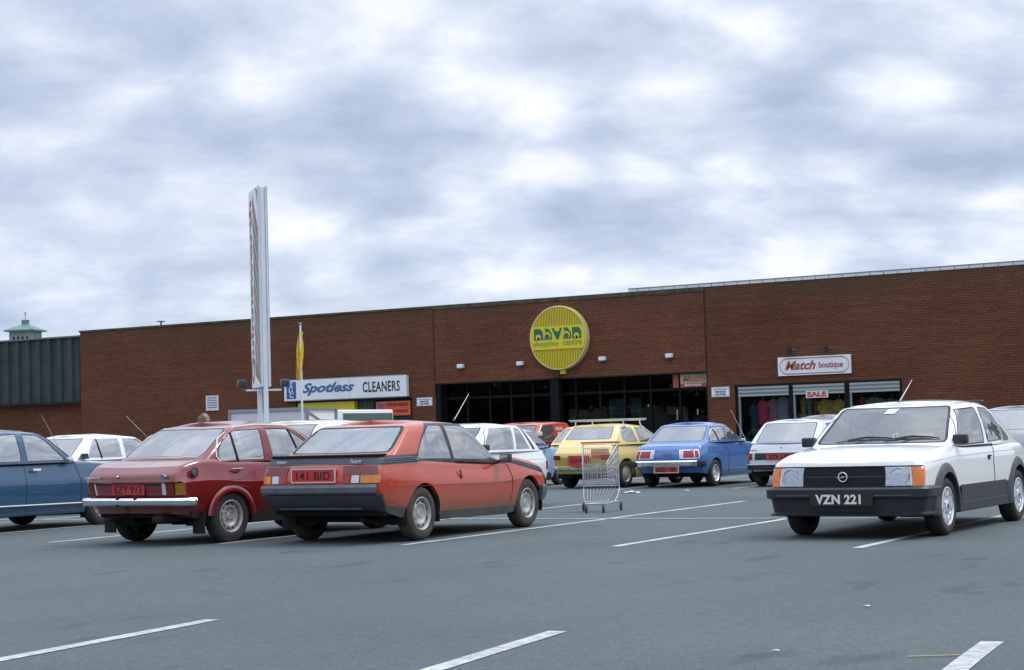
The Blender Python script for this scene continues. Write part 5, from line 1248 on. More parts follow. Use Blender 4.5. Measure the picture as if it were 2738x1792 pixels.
# chunky lettering n a v a n with round counters
def disc(b, x, z, r0, m, y, n=24, z0=None): b.prism([(x+r0*math.cos(2*math.pi*i/n), z+r0*math.sin(2*math.pi*i/n)) for i in range(n)], 'y', y, y+.006, m)
b = MB(); y1 = yf-.053; y2 = yf-.060; W_ = .345; H_ = .36; xs = cx-.86; zb = cz-.045
def block(x0, x1, z0, z1, r1=0, r2=0):
    p = []
    p += [(x0, z0), (x1, z0)]
    p += [(x1-r2+r2*math.cos(a), z1-r2+r2*math.sin(a)) for a in [math.pi/2*i/8 for i in range(9)]] if r2 else [(x1, z1)]
    p += [(x0+r1-r1*math.sin(a), z1-r1+r1*math.cos(a)) for a in [math.pi/2*i/8 for i in range(9)]] if r1 else [(x0, z1)]
    b.prism(p, 'y', y1, y1+.008, GN)
for q, ch in enumerate('navan'):
    x = xs+q*(W_+.0)
    if ch == 'n':
        block(x+.015, x+W_-.01, zb, zb+H_, 0, .16); disc(b, x+W_*.5, zb+.09, .092, YB, y2); b.prism([(x+W_*.40, zb-.001), (x+W_*.60, zb-.001), (x+W_*.60, zb+.09), (x+W_*.40, zb+.09)], 'y', y2, y2+.006, YB)
    elif ch == 'a':
        b.prism([(x+.02, zb), (x+W_-.03, zb), (x+W_-.03, zb+.2), (x+W_*.55, zb+H_), (x+.05, zb+H_), (x+.09, zb+H_-.09), (x+.02, zb+.17)], 'y', y1, y1+.008, GN); disc(b, x+W_*.44, zb+.12, .125, YB, y2); disc(b, x+W_*.44, zb+.095, .088, GN, y2-.006)
    else:
        b.prism([(x-.03, zb+H_), (x+W_+.0, zb+H_), (x+W_*.62, zb), (x+W_*.38, zb)], 'y', y1, y1+.008, GN); disc(b, x+W_*.5, zb+H_-.03, .088, YB, y2)
T(b, 'shopping', cx-.88, cz-.30, .92, .22, GL, yf-.050, bold=.02); T(b, 'centre', cx+.19, cz-.245, .68, .165, GL, yf-.050, bold=.02)
at(b.build('lettering'), r)
b = MB(); b.box(cx-.02, cx+.16, Y0-.12, Y0-.013, 2.95, 3.08, YB, .01); tag(b.build('wall_box'), 'small yellow box on the wall under the round sign', 'box')
b = MB(); b.box(cx-.24, cx-.06, Y0-.10, Y0-.013, 2.86, 3.07, mat('dark brown box', (.05, .02, .015), .6), .01); tag(b.build('wall_box'), 'dark box on the wall under the round sign, left of the yellow one', 'box')
for q, (x, z) in enumerate(((-29.77, 3.37), (-27.52, 3.36), (-24.55, 3.38), (-22.25, 3.37))):
    lb = ['first small white wall lamp from the left above the entrance', 'white wall lamp just left of the round sign', 'white wall lamp just right of the round sign', 'rightmost small white wall lamp above the entrance'][q]
    b = MB(); b.box(x-.11, x+.11, Y0-.16, Y0-.013, z-.06, z+.06, SW, .012); b.box(x-.09, x+.09, Y0-.15, Y0-.03, z-.085, z-.061, ALU); tag(b.build('wall_lamp'), lb, 'lamp', 'white wall lamps above the entrance')
r = thing('shop_sign', 'white board reading Match boutique in red with an oval outline', 'sign', (-17.6, Y0, 2.85))
b = MB(); b.box(-18.72, -16.46, Y0-.07, Y0-.002, 2.585, 3.14, SW); at(b.build('panel'), r)
b = MB(); k = 18; cxl, cxr, zc_, rr_ = -18.42, -16.76, 2.862, .235
path = [(cxl-rr_*math.sin(math.pi*i/k), zc_+rr_*math.cos(math.pi*i/k)) for i in range(k+1)][::1]+[(cxr+rr_*math.sin(math.pi*i/k), zc_-rr_*math.cos(math.pi*i/k)) for i in range(k+1)]
b.tube([(x, Y0-.072, z) for x, z in path], .008, SRD, 5, closed=True); b.tube([(cxl+(x-cxl)*1.0+(0.0), Y0-.072, zc_+(z-zc_)*.92) for x, z in path], .005, SRD, 5, closed=True)
T(b, 'Match', -18.50, 2.745, .96, .27, SRD, Y0-.075, shear=.35, bold=.03); T(b, 'boutique', -17.44, 2.72, .74, .24, SRD, Y0-.075, bold=.02); at(b.build('lettering'), r)
for q, x in enumerate((-18.28, -17.15)):
    b = MB(); b.tube([(x+.12, Y0-.0, 3.36), (x, Y0-.22, 3.36)], .015, ALU, 6); b.lathe([(.0, .035), (.03, .07), (.17, .09), (.175, .0001)], SBK, 14, 'z', (x, Y0-.24, 3.20)); b.lathe([(.0, .01), (.06, .03)], SBK, 10, 'z', (x, Y0-.24, 3.36)); tag(b.build('spot_lamp', None, 40), ['black spot lamp above the Match boutique board, over the word Match', 'black spot lamp above the Match boutique board, over the word boutique'][q], 'lamp', 'spot lamps over the boutique board')
for q, (x0, x1, z0, z1, y) in enumerate(((-31.55, -30.94, 2.10, 2.385, Y0), (-20.91, -20.32, 2.03, 2.335, Y0))):
    b = MB(); b.box(x0, x1, y-.03, y-.002, z0, z1, mat('notice frame', (.45, .50, .58), .5)); b.box(x0+.025, x1-.025, y-.034, y-.0305, z0+.025, z1-.025, SW); w = x1-x0; h = z1-z0
    T(b, 'NAVAN SHOPPING CENTRE', x0+.07, z0+h*.70, w-.14, .035, SBK, y-.037); T(b, 'PRIVATE', x0+w*.22, z0+h*.40, w*.56, .06, SBK, y-.037, bold=.04); T(b, 'CAR PARK', x0+w*.18, z0+h*.15, w*.64, .055, SBK, y-.037, bold=.04)
    tag(b.build('wall_notice'), ['small white PRIVATE CAR PARK notice on the brick pier left of the entrance', 'small white PRIVATE CAR PARK notice on the brick pier right of the entrance'][q], 'sign')
r = thing('banner', 'orange banner reading NEW CURTAIN SERVICE in the cleaners window', 'banner', (-32.5, Y0, 2))
b = MB(); OB = mat('orange banner', (.60, .085, .03), .7, noise=(3, .15)); b.box(-33.17, -31.80, Y0-.05, Y0-.03, 1.82, 2.30, OB); at(b.build('cloth'), r)
b = MB(); T(b, 'NEW', -33.10, 2.10, .26, .13, SBD, Y0-.056, bold=.05); T(b, 'CURTAIN SERVICE', -32.77, 2.13, .90, .11, SBK, Y0-.056, bold=.03); T(b, 'CLEANED & PRESSED', -33.08, 1.92, 1.2, .09, SBK, Y0-.056, bold=.02); at(b.build('lettering'), r)
# cleaners shop front
b = MB(); cur = mat('grey-green curtain', (.11, .14, .12), .85, noise=(5, .2)); 
for i in range(48):
    x = -34.1+i*.05; 
    if x > -31.8: break
    b.box(x, x+.03, Y0+.30+.02*(i % 2), Y0+.34, .2, 2.36, cur)
b.box(-34.1, -31.8, Y0+.341, Y0+.36, .2, 2.4, mat('dark curtain lining', (.03, .035, .035), .9)); b.build('curtain', sc_root)
b = MB(); b.box(-36.5, -34.12, Y0+.05, Y0+.28, 2.08, 2.36, YB); b.box(-36.55, -31.75, Y0+.05, Y0+.30, 2.365, 2.418, SOFF); b.box(-33.32, -33.20, Y0+.05, Y0+.28, .13, 2.36, FRM); b.box(-36.5, -34.12, Y0+.29, Y0+.32, .2, 2.05, DARK); b.build('shop_front', sc_root)
# louvre vent
r = thing('wall_vent', 'white louvred vent low on the brick wall at the left', 'vent', (-40.2, Y0, 2.5))
b = MB(); b.box(-40.49, -40.45, Y0-.04, Y0-.002, 2.23, 2.76, SW); b.box(-39.98, -39.94, Y0-.04, Y0-.002, 2.23, 2.76, SW); b.box(-40.45, -39.98, Y0-.04, Y0-.002, 2.72, 2.76, SW); b.box(-40.45, -39.98, Y0-.04, Y0-.002, 2.23, 2.27, SW); b.box(-40.45, -39.98, Y0-.008, Y0-.002, 2.27, 2.72, SBK); at(b.build('frame'), r)
b = MB()
for i in range(7): z = 2.285+i*.062; b.box(-40.45, -39.98, Y0-.035, Y0-.012, z, z+.034, SW)
at(b.build('slat'), r)
# SALE card, poster in the entrance
b = MB(); b.box(-17.91, -17.22, Y0+.02, Y0+.03, 1.90, 2.115, mat('pale sale card', (.62, .62, .62), .6)); T(b, 'SALE', -17.87, 1.93, .60, .155, mat('sale red', (.42, .07, .05), .6), Y0+.015, bold=.05); tag(b.build('sale_card'), 'white card with SALE in red letters in the middle boutique window', 'card')
b = MB(); b.box(-22.05, -21.15, Y0+.25, Y0+.26, 2.37, 2.78, mat('poster white', (.42, .42, .38), .7, noise=(3, .2))); b.box(-22.05, -21.15, Y0+.243, Y0+.2495, 2.37, 2.49, SRD); b.box(-22.30, -22.11, Y0+.243, Y0+.2495, 2.37, 2.78, SRD); T(b, 'Match', -21.98, 2.53, .76, .20, mat('poster script', (.55, .22, .12), .6), Y0+.238, shear=.3, bold=.03); T(b, 'BOUTIQUE', -21.9, 2.40, .55, .07, SW, Y0+.238, bold=.04); tag(b.build('poster'), 'red and white Match boutique poster behind the glass above the entrance', 'poster')
# roof cowl
b = MB(); b.lathe([(0, .11), (.14, .09), (.15, .0001)], SBK, 14, 'z', (-43.05, Y0+.6, 5.30)); b.lathe([(0, .03), (.20, .03)], SBK, 8, 'z', (-43.05, Y0+.6, 5.4)); b.lathe([(.0, .16), (.02, .17), (.05, .04), (.06, .0001)], ALU, 14, 'z', (-43.05, Y0+.6, 5.60)); b.lathe([(.0, .01), (.01, .16)], SBK, 14, 'z', (-43.05, Y0+.6, 5.59)); tag(b.build('roof_cowl', None, 40), 'small black roof cowl with a flat cap at the left of the roof edge', 'vent')
b = MB(); b.box(-11.28, -10.9, Y0-.04, Y0-.002, 2.58, 2.86, mat('bright blue sign', (.02, .10, .55), .5)); tag(b.build('wall_notice'), 'small bright blue sign at the far right of the brick wall', 'sign')

# ================================================================== CHURCH TOWER BEYOND
STN = mat('grey limestone', (.24, .28, .29), .9, noise=(.5, .18)); VERD = mat('weathered copper', (.13, .23, .21), .7, noise=(.6, .2)); OPN = mat('dark belfry opening', (.02, .025, .035), .9)
ct = thing('church_tower', 'distant stone bell tower with green copper roof and lantern behind the low wing', 'tower', (-260.6, 264.5, 0), R_(20))
b = MB(); S_ = 3.55; b.box(-S_, S_, -S_, S_, 0, 24.45, STN); b.box(-S_-.25, S_+.25, -S_-.25, S_+.25, 22.0, 22.25, STN); b.build('shaft', ct)
b = MB()
for sd in range(4):
    M = Matrix.Rotation(sd*math.pi/2, 4, 'Z')
    for i in range(4):
        x = -2.1+i*1.4; w = .34; p = [(x-w, 21.2), (x+w, 21.2)]+[(x+w*math.cos(a), 23.1+w*math.sin(a)) for a in [math.pi*j/8 for j in range(9)]]
        n0 = len(b.bm.verts); b.prism(p, 'y', -S_-.03, -S_+.1, OPN); b.bm.verts.ensure_lookup_table()
        for v in b.bm.verts[n0:]: v.co = M @ v.co
b.build('belfry_opening', ct)
b = MB()
def frust(z0, s0, z1, s1, m):
    a = [b.bm.verts.new((x*s0, y*s0, z0)) for x, y in ((-1, -1), (1, -1), (1, 1), (-1, 1))]; c = [b.bm.verts.new((x*s1, y*s1, z1)) for x, y in ((-1, -1), (1, -1), (1, 1), (-1, 1))]; k = b.mi(m)
    for i in range(4): b.bm.faces.new((a[i], a[(i+1) % 4], c[(i+1) % 4], c[i])).material_index = k
    b.bm.faces.new(a[::-1]).material_index = k; b.bm.faces.new(c).material_index = k
frust(24.45, 4.7, 24.75, 4.75, VERD); frust(24.751, 4.7, 25.8, 1.25, VERD); b.build('roof', ct)
b = MB(); b.box(-.85, .85, -.85, .85, 25.6, 26.75, VERD); frust(26.75, 1.15, 27.0, .35, VERD); b.tube([(0, 0, 27), (0, 0, 28.5)], .07, SBK); b.tube([(.28*math.cos(a), 0, 28.2+.28*math.sin(a)) for a in [2*math.pi*i/12 for i in range(12)]], .05, SBK, 5, closed=True); b.build('lantern', ct)
ct.scale = (.68, .68, 1.0)

# ================================================================== PILLAR SIGN
ps = thing('pillar_sign', 'tall white double-sided pillar sign on two posts, lettered Quinnsworth with red and green slanting stripes', 'sign', (-19.66, 26.0, 0))
tdir = Vector((-.733, .680, 0)); ndir = Vector((.680, .733, 0))   # along the boards, and away from the visible face
PWH = mat('pillar white', (.74, .76, .82), .42, noise=(.8, .06)); FR_ = mat('faded sign red', (.34, .17, .15), .6, noise=(2, .15)); FG_ = mat('faded sign green', (.15, .27, .22), .6, noise=(2, .12)); TR_ = mat('trim grey', (.33, .36, .40), .4, .3)
def bx(b, s0, s1, n0, n1, z0, z1, m):
    n_0 = len(b.bm.verts); b.box(s0, s1, n0, n1, z0, z1, m); b.bm.verts.ensure_lookup_table()
    for v in b.bm.verts[n_0:]: v.co = tdir*v.co.x+ndir*v.co.y+Vector((0, 0, v.co.z))
for s_ in (.055, .70):
    b = MB(); bx(b, s_-.04, s_+.04, -.042, .038, 0, 5.78 if s_ < .1 else 5.6, PWH); b.build('post', ps)
for n0, n1 in ((-.095, -.045), (.041, .091)):
    b = MB(); bx(b, 0, .97, n0, n1, 2.10, 5.80, PWH); o = b.build('board', ps)
    b = MB(); bx(b, -.004, -.001, n0+.004, n0+.010, 2.1, 5.8, TR_); bx(b, -.004, -.001, n1-.010, n1-.004, 2.1, 5.8, TR_)
    for i in range(9): bx(b, -.007, -.0045, n0+.02, n0+.03, 2.2+i*.43, 2.21+i*.43, TR_)
    b.build('edge_trim', o)
b = MB()
def pt(s_, z, n=-.0975): return tdir*s_+ndir*n+Vector((0, 0, z))
z = 5.72; i = 0
while z > 2.35:
    q = [(.56, z), (.56, z-.31), (.03, max(2.14, z-1.02)), (.03, z-.68)]
    if q[2][1] <= 2.14: q[3] = (.03, max(2.2, z-.68))
    b.poly([pt(*c) for c in q], FR_ if i % 2 == 0 else FG_); z -= .385; i += 1
q = [(.30, 5.78), (.18, 5.78), (.035, 5.45), (.035, 5.74)]; b.poly([pt(*c) for c in q], FG_)
b.build('stripe', ps)
b = MB(); M_ = frame(pt(.62, 2.17, -.098), (0, 0, 1), tdir); b.text('Quinnsworth', M_, 3.45, .32, FR_, bold=.04, depth=.003); b.build('lettering', ps)
for s_, sg in ((.3, -1), (.3, 1)):
    b = MB(); c = tdir*(s_)+ndir*(sg*(.40))+Vector((0, 0, 2.20)); rd = ndir*sg
    b.tube([tdir*s_+ndir*sg*.05+Vector((0, 0, 2.05)), c-Vector((0, 0, .14))], .012, ALU, 6)
    b.box(-.10, .10, -.08, .08, 0, .14, mat('green-black lamp', (.02, .045, .06), .4), .03); b.bm.verts.ensure_lookup_table()
    n8 = [v for v in b.bm.verts][-len(b.bm.verts)+12:] 
    for v in b.bm.verts:
        if abs(v.co.x) < .11 and abs(v.co.y) < .09 and v.co.z < .2: v.co = c+tdir*v.co.x+rd*v.co.y+Vector((0, 0, v.co.z-.10))
    b.build('floodlight', ps, 40)
b = MB(); bx(b, .22, .38, -.32, .32, 2.03, 2.06, PWH); b.build('lamp_bracket', ps)
# flag
fp = thing('flagpole', 'slim white flagpole with a limp yellow flag in front of the cleaners sign', 'flagpole', (-21.77, 30.0, 0))
b = MB(); b.tube([(0, 0, 0), (0, 0, 3.50)], [.028, .02], PWH, 10); b.lathe([(0, .02), (.02, .035), (.05, .03), (.06, .0001)], ALU, 10, 'z', (0, 0, 3.50)); b.build('pole', fp, 40)
b = MB(); YF = mat('yellow flag cloth', (.70, .45, .015), .8, noise=(4, .12), bump=(9, .02)); k = b.mi(YF); rows = []
for i in range(15):
    t = i/14; z = 3.38-t*1.02; w = .05+.13*math.sin(min(1, t*1.25)*math.pi*.62)
    rows.append([b.bm.verts.new((.03+.02*math.sin(j*1.9+t*3)-w*j/6*.95, .035*math.sin(j*2.1+t*5), z-.07*(j/6)*(1-t)-.02*math.sin(j))) for j in range(7)])
for p0, p1 in zip(rows, rows[1:]):
    for j in range(6): b.bm.faces.new((p0[j], p0[j+1], p1[j+1], p1[j])).material_index = k
b.build('flag', fp, 60)

# ================================================================== BOX TRAILER AND WHITE VAN NEAR THE CLEANERS
bt = thing('box_trailer', 'low white box trailer with a grey metal frame beside the cleaners shop', 'trailer', (-28.7, 39.0, 0))
SHADE_W = mat('shaded white panel', (.60, .58, .63), .55, noise=(1, .05)); SUN_W = mat('sunlit white panel', (.88, .88, .84), .5); GFR = mat('grey metal frame', (.28, .31, .34), .5, .3)  # sunlit side and shaded rear of the trailer painted as two whites
b = MB(); b.box(-1.24, 1.24, -.95, .35, .45, 1.90, SUN_W, .0); b.build('box', bt)
b = MB(); b.box(-1.26, 1.26, -1.0, -.952, .42, 1.88, SHADE_W); b.build('rear_panel', bt)
b = MB()
for x0, x1, z0, z1 in ((-1.32, 1.32, 1.87, 1.96), (-1.32, -1.25, .4, 1.87), (1.24, 1.34, .4, 1.87)): b.box(x0, x1, -1.03, -.985, z0, z1, GFR)
for y0, y1, z0, z1 in ((-.98, .38, 1.905, 1.955), (.34, .38, .4, 1.9)): b.box(1.241, 1.30, y0, y1, z0, z1, GFR)
b.prism([(-.9, 1.80), (-.9, 1.86), (.3, 1.36), (.3, 1.30)], 'x', 1.245, 1.26, GFR); b.build('frame', bt)
b = MB()
for sg in (-1, 1): b.lathe([(0, .30), (.16, .30), (.17, .0001)], C_['tyre'], 24, 'x', (sg*1.05, 0, .30), sg)
b.box(-1.1, 1.1, -.8, .3, .36, .449, C_['under']); b.tube([(0, .35, .42), (0, 1.5, .42)], .04, C_['under']); b.build('chassis', bt, 40)
bv = thing('parked_van', 'white box van tail with a small yellow plate, right of the grey-framed trailer', 'van', (-28.08, 41.0+1.0, 0))
b = MB(); b.box(-1.75, .0, -1.4, 1.2, .5, 1.90, mat('cool white van paint', (.78, .81, .88), .4), .05); b.build('body', bv, 40)
b = MB(); b.box(-1.6, -.15, 1.2, 2.3, .5, 1.55, mat('cool white van paint', (.78, .81, .88), .4), .08); b.build('cab', bv, 40)
b = MB(); b.box(-1.05, -.45, -1.415, -1.402, 1.36, 1.50, mat('yellow plate', (.72, .42, .03), .5)); b.build('number_plate', bv)
b = MB(); b.box(.002, .03, -1.38, 1.1, .6, 1.80, mat('green-grey side panel', (.10, .14, .13), .6)); b.build('side_panel', bv)
b = MB()
for sx in (-1.5, -.25):
    for sy in (-.8, 1.6): b.lathe([(-.09, .29), (.09, .29), (.1, .0001)], C_['tyre'], 20, 'x', (sx, sy, .29))
b.box(-1.6, -.1, -1.3, 2.1, .35, .499, C_['under']); b.build('chassis', bv, 40)

# ================================================================== SHOPPING TROLLEY
tr = thing('shopping_trolley', 'empty wire shopping trolley with a red handle standing alone in the car park', 'trolley', (-10.90, 21.95, 0), R_(20))
TW = mat('dull zinc wire', (.44, .47, .50), .45, .45, noise=(12, .2)); TRD = mat('faded red plastic', (.42, .07, .06), .55)
yb_, yf_ = .22, -.20; wb_, wf_ = .245, .165; zb_r, zb_f, zt_r, zt_f = .38, .46, .93, .66; off = -.045
def fr(t, h):    # t 0 rear..1 front ; h 0 bottom..1 top
    y = yb_+(yf_-yb_)*t; w = wb_+(wf_-wb_)*t; z0 = zb_r+(zb_f-zb_r)*t; z1 = zt_r+(zt_f-zt_r)*t; return y, w, z0+(z1-z0)*h
def P_(sx, t, h): y, w, z = fr(t, h); return (off*t*1.0+sx*w, y, z)
b = MB()
for h in (0, 1):
    r_ = .006 if h else .005
    b.tube([P_(-1, 0, h), P_(-1, 1, h), P_(1, 1, h), P_(1, 0, h)], r_, TW, 6); b.tube([P_(-1, 0, h), P_(1, 0, h)], r_, TW, 6)
for i in range(1, 16):
    x = -1+2*i/16; b.tube([P_(x, 1, 0), P_(x, 1, 1)], .0034, TW, 5); b.tube([P_(x, 0, 0.02), P_(x, 0, .93)], .0032, TW, 5); b.tube([P_(x, 0, 0), P_(x, 1, 0)], .0034, TW, 5)
for h in (.22, .42, .62, .82): b.tube([P_(-1, 0, h), P_(-1, 1, h), P_(1, 1, h), P_(1, 0, h)], .0042, TW, 5)
for h in (.5, .9): b.tube([P_(-1, 0, h), P_(1, 0, h)], .0042, TW, 5)
for sx in (-1, 1):
    for i in range(1, 14): b.tube([P_(sx, i/14, 0), P_(sx, i/14, 1)], .0034, TW, 5)
b.build('basket', tr, 60)
b = MB(); b.tube([(-.275, yb_+.03, .955), (.275, yb_+.03, .955)], .013, TRD, 8); b.build('handle', tr, 60)
b = MB()
for i in range(7): z = .735+i*.019; b.box(-.125, .125, yb_-.05-.004*i, yb_-.04-.004*i, z, z+.014, TRD)
b.build('child_seat', tr)
b = MB()
for sx in (-1, 1):
    b.tube([P_(sx, 0, 1.05), P_(sx, 0, 0), (sx*.25, yb_, .30), (sx*.252, yb_, .13)], .010, TW, 8)
    b.tube([(sx*.252, yb_+.02, .135), (sx*.13+off*.4, yf_-.16, .125)], .010, TW, 8); b.tube([(sx*.25, yb_, .32), (sx*.235, yb_-.16, .20), (sx*.2, yb_-.25, .14)], .008, TW, 8)
b.tube([(-.13+off*.4, yf_-.16, .125), (.13+off*.4, yf_-.16, .125)], .010, TW, 8); b.tube([(-.25, yb_, .35), (.25, yb_, .35)], .011, TW, 8); b.tube([(-.25, yb_, .13), (.25, yb_, .13)], .008, TW, 8)
for i in range(9):
    x = -.2+i*.05; b.tube([(x, yb_, .345), (x*.65+off*.4, yf_-.02, .13)], .003, TW, 5)
b.build('frame', tr, 60)
for x, y in ((-.15, yf_-.17), (.085, yf_-.17), (-.265, yb_+.05), (.262, yb_+.05)):
    b = MB(); b.box(x-.018, x+.018, y-.02, y+.02, .09, .13, ALU, .004); b.box(x-.020, x-.015, y-.035, y+.015, .035, .10, ALU); b.box(x+.015, x+.020, y-.035, y+.015, .035, .10, ALU); c = b.build('castor', tr, 40)
    b = MB(); b.lathe([(-.013, .010), (-.013, .046), (-.008, .05), (.008, .05), (.013, .046), (.013, .010)], C_['tyredirty'], 18, 'x', (x, y-.018, .05)); b.build('castor_wheel', c, 40)

# ================================================================== LITTER
PAPER = mat('white paper', (.75, .75, .73), .9)
def litter(u, v, s, lb, seed, nm='litter'):
    rnd = random.Random(seed); b = MB(); k = b.mi(PAPER); N_ = 6; g = [[b.bm.verts.new((u+(i/N_-.5)*s+rnd.uniform(-.1, .1)*s, v+(j/3-.5)*s*.5+rnd.uniform(-.1, .1)*s, .012+rnd.random()*s*.14*math.sin(math.pi*i/N_))) for i in range(N_+1)] for j in range(4)]
    for j in range(3):
        for i in range(N_): b.bm.faces.new((g[j][i], g[j][i+1], g[j+1][i+1], g[j+1][i])).material_index = k
    return tag(b.build(nm), lb, 'litter', 'scraps of paper on the tarmac')
litter(-13.4, 28.2, .30, 'crumpled white paper on the tarmac just right of the trolley', 1, 'paper_scrap'); litter(-12.65, 28.9, .12, 'small white scrap on the tarmac behind the blue saloon', 2, 'paper_scrap')
litter(-3.19, 8.33, .035, 'tiny pale scrap on the bare tarmac at the lower right', 3, 'paper_scrap'); litter(-3.42, 10.49, .045, 'tiny pale scrap in the aisle in front of the white hatchback with black flares', 4, 'paper_scrap')
b = MB(); b.tube([(-2.52, 8.32, .006), (-2.30, 8.43, .008)], .004, mat('dry straw', (.42, .36, .22), .9), 5); tag(b.build('straw'), 'dry straw lying left of the bottom right bay line', 'straw')

# ================================================================== PERSON
def person(u, v, yaw, hgt=1.66):
    SK = mat('skin', (.52, .30, .22), .55); CO = mat('grey-blue coat', (.10, .13, .17), .9, noise=(10, .2)); HR = mat('light brown hair', (.13, .105, .065), .75, noise=(30, .35), bump=(50, .006))
    root = bpy.data.meshes.new('person'); j = [(0, 0, .93), (0, 0, 1.12), (0, .0, 1.33), (0, .01, 1.43), (0, .02, 1.52), (.17, 0, 1.35), (.22, -.03, 1.08), (.23, .06, .84), (.235, .10, .76), (-.17, 0, 1.35), (-.22, .03, 1.08), (-.23, .10, .86), (-.235, .13, .78), (.10, 0, .86), (.11, .06, .47), (.11, .02, .07), (.11, .15, .03), (-.10, 0, .86), (-.11, .02, .47), (-.11, -.10, .08), (-.11, .02, .03)]
    ed = [(0, 1), (1, 2), (2, 3), (3, 4), (2, 5), (5, 6), (6, 7), (7, 8), (2, 9), (9, 10), (10, 11), (11, 12), (0, 13), (13, 14), (14, 15), (15, 16), (0, 17), (17, 18), (18, 19), (19, 20)]
    rad = [.15, .135, .14, .055, .05, .065, .05, .036, .03, .065, .05, .036, .03, .10, .065, .045, .04, .10, .065, .045, .04]
    root.from_pydata(j, ed, []); o = bpy.data.objects.new('person', root); COL.objects.link(o); 
    o.modifiers.new('skin', 'SKIN'); o.modifiers.new('sub', 'SUBSURF').levels = 2
    for i, r_ in enumerate(rad): root.skin_vertices[0].data[i].radius = (r_, r_*.85)
    root.skin_vertices[0].data[0].use_root = True
    dg = bpy.context.evaluated_depsgraph_get(); me = bpy.data.meshes.new_from_object(o.evaluated_get(dg)); bpy.data.objects.remove(o)
    # head as part of the same body mesh
    bm = bmesh.new(); bm.from_mesh(me)
    n0 = len(bm.verts); r = bmesh.ops.create_uvsphere(bm, u_segments=24, v_segments=18, radius=.5); 
    for q in r['verts']:
        p = q.co; x, y, z = p.x*.155, p.y*.195, p.z*.225
        if y > 0 and z < 0: y += -z*.12; x *= 1-.25*(-z/.11)
        nose = math.exp(-((p.x*.155)/.013)**2-((z+.012)/.022)**2)*(.028 if p.y > 0 else 0); eye = sum(math.exp(-((x-s*.032)/.014)**2-((z-.018)/.012)**2) for s in (-1, 1))*(.008 if p.y > 0 else 0); lip = math.exp(-(x/.022)**2-((z+.055)/.008)**2)*(.006 if p.y > 0 else 0)
        q.co = Vector((x, y+nose-eye+lip+.03, z+1.57))
    me2 = bpy.data.meshes.new('person'); 
    bm.faces.ensure_lookup_table()
    for f in bm.faces: f.material_index = 0 if f.calc_center_median().z > 1.42 or f.calc_center_median().z < .78 and abs(f.calc_center_median().x) > .2 else 1; f.smooth = True
    bm.to_mesh(me2); bm.free(); me2.materials.append(SK); me2.materials.append(CO)
    p_ = bpy.data.objects.new('person', me2); COL.objects.link(p_); p_.location = (u, v, 0); p_.rotation_euler = (0, 0, yaw)
    b = MB(); k = b.mi(HR); rows = []; 
    for i in range(15):
        t = i/14; z = 1.69-t*.34; row = []
        for q in range(20):
            a = math.radians(62)+math.radians(416-180+0)*q/19*1.0
            a = math.radians(55)+(math.radians(485)-math.radians(55)-math.radians(0))*q/19*.535+0
            a = math.radians(90+52)+math.radians(256)*q/19
            rr_ = .105*math.sin(min(1, .12+t*2.6)*math.pi/2) if t < .4 else .105+.012*(t-.4); fold = 1+.05*math.sin(q*2.3+t*2)
            row.append(b.bm.verts.new((rr_*.86*math.cos(a)*fold, .02+rr_*1.08*math.sin(a)*fold-.02*t, z)))
        rows.append(row)
    for p0, p1 in zip(rows, rows[1:]):
        for q in range(19): b.bm.faces.new((p0[q], p0[q+1], p1[q+1], p1[q])).material_index = k
    top = b.bm.verts.new((0, .02, 1.702))
    for q in range(19): b.bm.faces.new((rows[0][q], rows[0][q+1], top)).material_index = k
    h = b.build('hair', p_, 70); p_.scale = (hgt/1.69,)*3
    return tag(p_, 'person with long light brown hair, head showing above the maroon saloon roof', 'person')
person(-21.15, 26.0, R_(-72))

# dark tree belt far behind the camera (seen only mirrored in car windows)
TL = mat('dark tree foliage', (.035, .06, .025), .9, noise=(.6, .4)); b = MB(); k = b.mi(TL); rnd = random.Random(9)
for i in range(150):
    a = R_(180)+R_(200)*i/150+rnd.uniform(-.01, .01)-R_(10); rr_ = rnd.uniform(75, 100); c = Vector((rr_*math.cos(a), rr_*math.sin(a), 0)); hh = rnd.uniform(4.5, 9.5); ww = rnd.uniform(3, 6)
    n0 = len(b.bm.verts); r = bmesh.ops.create_icosphere(b.bm, subdivisions=2, radius=1.0)
    for v in r['verts']: d = 1+rnd.uniform(-.22, .22); v.co = c+Vector((v.co.x*ww*d, v.co.y*ww*d, hh*.45+v.co.z*hh*.55*d))
b.build('distant_tree_belt'); tag(bpy.data.objects['distant_tree_belt'], 'dark belt of trees far behind the viewer', 'trees', kind='stuff')
W2 = paint('soft white paint', (0.78, 0.79, 0.80), dirt=0.2, dirtcol=(.3, .28, .25), rough=.32)
BLUE1 = paint('mid blue paint', (0.016, 0.068, 0.145), dirt=0.15, dirtcol=(.08, .08, .09), rough=.28)
BLUE2 = paint('bright blue paint', (0.036, 0.140, 0.38), dirt=0.25, dirtcol=(.12, .11, .11), rough=.3)
YEL = paint('primrose yellow paint', (0.80, 0.62, 0.21), dirt=0.35, dirtcol=(.22, .17, .10), dz=(.6, .25), rough=.35)
YEL2 = paint('ochre yellow paint', (0.72, 0.48, 0.13), dirt=0.2, rough=.35)
CREAM = paint('cream white paint', (0.80, 0.76, 0.66), dirt=0.15, rough=.35)
LBLUE = paint('pale blue paint', (0.27, 0.42, 0.66), dirt=0.15, rough=.32)
REDV = paint('red van paint', (0.50, 0.045, 0.025), dirt=0.2, rough=.35)
GREY = paint('silver grey paint', (0.30, 0.31, 0.33), dirt=0.15, rough=.3)

